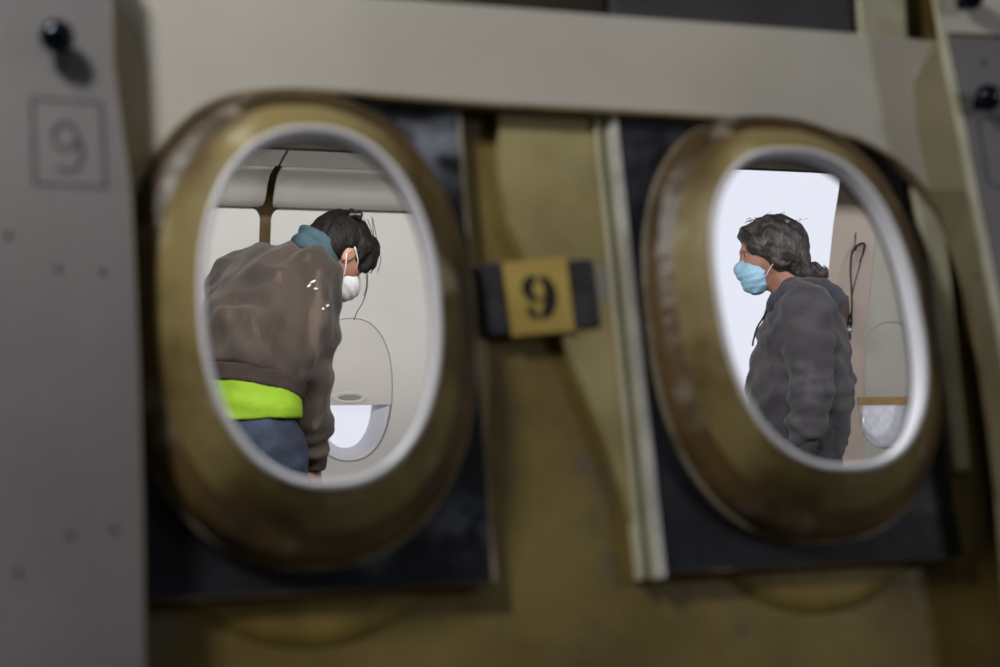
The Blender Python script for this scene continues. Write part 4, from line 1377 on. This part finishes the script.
# ---------------- person in the left window: brown sweatshirt, bending forward, back to the camera
def bent_person():
    a = math.radians(50)
    F = unit(CXH * math.cos(a) + DPH * math.sin(a)); Lf = np.cross(UP, F); Rt = -Lf
    pel = P(242, 452, 3.46)
    root = empty('person', (pel[0], pel[1], 0), 'person with dark clipped-up hair in brown sweatshirt over lime shirt, bending forward', 'person')
    shc = P(272, 277, 3.62)
    nk = P(309, 258, 3.65)
    hc_ = P(339, 253, 3.64)
    cf = lambda x, y, z: M @ np.array([x, y, z])
    head = Head(hc_, cf(0.50, 0.66, 0.52), cf(0.47, -0.62, 0.32), 0.86)
    shR = shc + Rt * 0.165 - UP * 0.012; shL_ = shc + Lf * 0.165
    b = Sdf(0.0045)
    head.build(b)
    b.cap(nk, head.p(-0.03, 0, -0.045), 0.050, 0.046, 0.03)
    b.cap(shc - UP * 0.03, nk, 0.060, 0.046, 0.04)
    b.ecap(P(272, 296, 3.61), P(262, 330, 3.56), (0.14, 0.065), (0.145, 0.10), Rt, 0.05)
    b.ecap(P(262, 330, 3.56), P(246, 390, 3.49), (0.145, 0.10), (0.125, 0.09), Rt, 0.05)
    b.ecap(P(246, 390, 3.49), pel, (0.125, 0.09), (0.155, 0.10), Rt, 0.05)
    elR = P(310, 375, 3.49); wrR = P(312, 458, 3.52)
    elL = P(236, 365, 3.86); wrL = P(262, 445, 3.86)
    for s0, el, wr, q in ((shR, elR, wrR, 1), (shL_, elL, wrL, -1)):
        b.cap(s0, el, 0.05, 0.038, 0.03); b.cap(el, wr, 0.038, 0.026, 0.02)
        hand(b, wr, unit(wr - el) + F * 0.12, Lf * q * 0.7 - F * 0.3, F, 0.95, 0.55)
    jn = Sdf(0.006)
    jn.ecap(P(242, 424, 3.46), pel, (0.158, 0.108), (0.170, 0.118), Rt, 0.05)
    jn.ecap(P(238, 455, 3.42) + Rt * 0.07, P(239, 475, 3.42) + Rt * 0.075, (0.085, 0.09), (0.085, 0.09), Rt, 0.05)
    shoes = legs_and_shoes(b, pel, F, Lf, root, jn)
    jn.plane(P(242, 417, 3.45), UP - F * 0.05)
    jn.disp = folds([(UP, 0.06), (UP + CXH, 0.09)], 0.0025, 4)
    b.obj('body', MAT['skin'], root)
    head.eyes(root)
    jo = jn.obj('jeans', MAT['denim'], root)
    pk = Sdf(0.004)
    for s_ in shoes: s_.obj('shoe', MAT['shoe'], root)
    # lime shirt below the sweatshirt hem
    te = Sdf(0.005)
    te.ecap(P(250, 382, 3.475), P(244, 400, 3.46), (0.140, 0.095), (0.155, 0.112), Rt, 0.04)
    te.ecap(P(244, 400, 3.46), P(242, 424, 3.455), (0.155, 0.112), (0.166, 0.124), Rt, 0.04)
    te.plane(P(262, 420.5, 3.40), -UP + F * 0.04)
    te.disp = folds([(CXH, 0.08), (CXH + UP, 0.07)], 0.003, 14)
    te.obj('lime_shirt', MAT['lime'], root)
    # sweatshirt
    j = Sdf(0.005)
    j.ecap(P(272, 285, 3.61), P(268, 314, 3.57), (0.178, 0.094), (0.188, 0.132), Rt, 0.05)
    j.ecap(P(268, 312, 3.57), P(258, 345, 3.52), (0.188, 0.132), (0.182, 0.140), Rt, 0.05)
    j.ecap(P(258, 345, 3.52), P(249, 372, 3.485), (0.182, 0.140), (0.172, 0.132), Rt, 0.05)
    j.cap(shc - UP * 0.012, nk - UP * 0.028, 0.090, 0.054, 0.05)
    j.cap(shc + Lf * 0.13 + UP * 0.002, nk - UP * 0.035, 0.080, 0.048, 0.05)
    j.plane(P(254, 378, 3.44), -unit(nk - pel), 0.01)
    for s0, el, wr in ((shR, elR, wrR), (shL_, elL, wrL)):
        dd = unit(wr - el)
        j.cap(s0 - UP * 0.01, s0 * 0.5 + el * 0.5, 0.070, 0.063, 0.03)
        j.cap(s0 * 0.5 + el * 0.5, el, 0.063, 0.056, 0.02)
        j.cap(el, el * 0.4 + wr * 0.6, 0.056, 0.049, 0.02)
        j.cap(el * 0.4 + wr * 0.6, wr - dd * 0.02, 0.049, 0.045, 0.015)
    sp = unit(nk - pel)
    g1 = folds([(CXH + UP * 0.35, 0.065), (CXH - UP * 0.3, 0.085), (UP + CXH * 0.5, 0.10)], 0.0085, 6)
    g2 = sleeve_rings(elR, wrR, 0.006, 0.040, 0.3)
    g3 = sleeve_rings(shR, elR, 0.0035, 0.07, 0.3)
    j.disp = lambda Q: g1(Q) + g2(Q) + g3(Q)
    jo2 = j.obj('sweatshirt', MAT['brown_cloth'], root)
    rb = Sdf(0.005)
    rb.ecap(P(251, 366, 3.487), P(246, 392, 3.465), (0.178, 0.136), (0.168, 0.126), Rt, 0.02)
    rb.plane(P(262, 388, 3.36), -unit(sp * 0.7 + UP * 0.3), 0.006)
    rb.plane(P(262, 368, 3.36), unit(sp * 0.7 + UP * 0.3), 0.006)
    rb.obj('hem_rib', MAT['brown_rib'], jo2)
    for el, wr in ((elR, wrR), (elL, wrL)):
        dd = unit(wr - el)
        cfx = Sdf(0.004); cfx.cap(wr - dd * 0.022, wr + dd * 0.022, 0.041, 0.036, 0.01); cfx.plane(wr + dd * 0.03, dd)
        cfx.disp = lambda Q: 0.0015 * np.sin((Q @ CXH) * 2 * math.pi / 0.008)
        cfx.obj('cuff', MAT['brown_rib'], jo2)
    # little white paint marks on the shoulder
    from mathutils.bvhtree import BVHTree
    tree = BVHTree.FromPolygons([v.co[:] for v in jo2.data.vertices], [p_.vertices[:] for p_ in jo2.data.polygons])
    for (x, y, ln, sl) in ((309, 286, 0.010, 0.5), (313, 282, 0.016, 0.3), (316, 289, 0.011, -0.4), (327, 306, 0.014, 0.2), (323, 309, 0.008, 0.4)):
        hit = tree.ray_cast(Vector(CAM), Vector(unit(ray(x, y))))
        if hit[0] is not None:
            best = np.array(hit[0]); dx_ = (CXH + UP * sl) * ln / 2
            tube('paint_mark', [([best - dx_, best, best + dx_ * 0.8 + UP * 0.002], [0.0015, 0.0035, 0.0015])], MAT['paint'], jo2, 6, True, 'white paint mark')
    # teal neck warmer
    ga = Sdf(0.004)
    ax = unit(CXH * 0.5 + UP * 0.85 + DPH * 0.12)
    n0_, n1_ = P(314, 256, 3.60), P(322, 241, 3.61)
    for i in range(4):
        t = i / 3
        c = n0_ * (1 - t) + n1_ * t
        ga.ell(c, np.array(frame(ax, UP)), (0.020, 0.072 - 0.005 * t, 0.070 - 0.004 * t), 0.012)
    ga.disp = folds([(ax, 0.028), (ax + UP * 0.3, 0.03)], 0.004, 9)
    ga.obj('neck_warmer', MAT['teal'], root, 'teal knitted neck warmer')
    # hair
    p = head.p
    hr = Sdf(0.004); hr.rs = 0.86
    hr.ell(p(-0.016, 0, 0.030), head.R, (0.106, 0.086, 0.095), 0.02)
    hr.ell(p(-0.055, 0, -0.015), head.R, (0.062, 0.074, 0.066), 0.03)
    for q in (1, -1):
        hr.cap(p(0.05, q * 0.04, 0.085), p(0.078, q * 0.062, 0.035), 0.022, 0.016, 0.02)
        hr.cap(p(0.05, q * 0.07, 0.06), p(0.062, q * 0.078, 0.0), 0.022, 0.014, 0.02)
        hr.cap(p(0.01, q * 0.078, 0.05), p(0.022, q * 0.082, 0.012), 0.018, 0.010, 0.015)
    hr.ell(p(0.112, 0, -0.02), head.R, (0.050, 0.062, 0.075), 0.012, -1)
    for q in (1, -1):
        hr.ell(p(-0.005, q * 0.09, -0.018), head.R, (0.026, 0.03, 0.032), 0.008, -1)
        hr.ell(p(0.035, q * 0.09, -0.05), head.R, (0.05, 0.04, 0.045), 0.008, -1)
    hr.disp = folds([(head.L, 0.022), (head.L + head.F * 0.3, 0.03)], 0.0025, 15)
    hair = hr.obj('hair', MAT['dark_hair'], root)
    cl = Sdf(0.003)
    top = P(354, 215, 3.60)
    cl.cap(top - CXH * 0.012 - UP * 0.012, top - CXH * 0.006 + UP * 0.014, 0.007, 0.005, 0.008)
    cl.cap(top - CXH * 0.006, top + CXH * 0.016, 0.009, 0.008, 0.008)
    cl.cap(top + CXH * 0.014 - UP * 0.01, top + CXH * 0.015 + UP * 0.008, 0.006, 0.004, 0.006)
    cl.obj('hair_clip', MAT['clip'], hair, 'black hair clip')
    st = []
    r = np.random.default_rng(5)
    for i in range(16):
        x0 = r.uniform(356, 374); y0 = r.uniform(216, 244); d = 3.66 + r.uniform(-0.06, 0.05)
        a_ = P(x0, y0, d); e_ = P(x0 + r.uniform(2, 8), y0 + r.uniform(14, 26), d); g_ = P(x0 + r.uniform(-2, 6), y0 + r.uniform(30, 42), d)
        g_[2] = max(g_[2], P(0, 286, d)[2])
        st.append((bez([a_, e_, g_], 10), 0.0010))
    d = 3.62
    st.append((bez([P(366, 262, d), P(367.5, 275, d), P(367, 288, d), P(363, 302, d), P(357, 312, d), P(354, 320, d)], 24), 0.0013))
    st.append((bez([P(362, 262, d), P(366, 274, d), P(366.5, 286, d), P(364, 296, d)], 20), 0.0011))
    st.append((bez([P(358, 220, d), P(369, 230, d), P(374, 246, d), P(375, 262, d)], 20), 0.0011))
    tube('loose_strands', [(pp, rd) for pp, rd in st], MAT['dark_hair'], hair, 4, True)['kind'] = 'stuff'
    # mask
    mk_ = Sdf(0.003); mk_.rs = 0.87
    mk_.ell(p(0.060, 0, -0.058), head.R, (0.070, 0.062, 0.060), 0.01)
    mk_.cap(p(0.098, 0, -0.022), p(0.112, 0, -0.045), 0.015, 0.018, 0.03)
    mk_.cap(p(0.066, 0, -0.098), p(0.070, 0, -0.100), 0.028, None, 0.03)
    mk_.plane(p(0.036, 0, 0), -head.F, 0.003)
    mk_.plane(p(0.085, 0, -0.008), head.U + head.F * 0.15, 0.003)
    mk_.plane(p(0.06, 0, -0.112), -head.U + head.F * 0.25, 0.003)
    mk_.disp = lambda Q: 0.0008 * np.sin((Q - head.c) @ head.U * 2 * math.pi / 0.019)
    mo = mk_.obj('face_mask', MAT['white_mask'], root, 'white pleated face mask')
    for q in (1, -1):
        tube('ear_loop', [(bez([p(0.048, q * 0.058, -0.018), p(0.024, q * 0.082, -0.004), p(-0.020, q * 0.089, 0.014)], 10), 0.0017),
                          (bez([p(0.040, q * 0.056, -0.085), p(0.014, q * 0.080, -0.058), p(-0.026, q * 0.089, -0.02)], 10), 0.0017)], MAT['loop'], mo, 5, True, 'white ear loop')
    return root


bent_person()
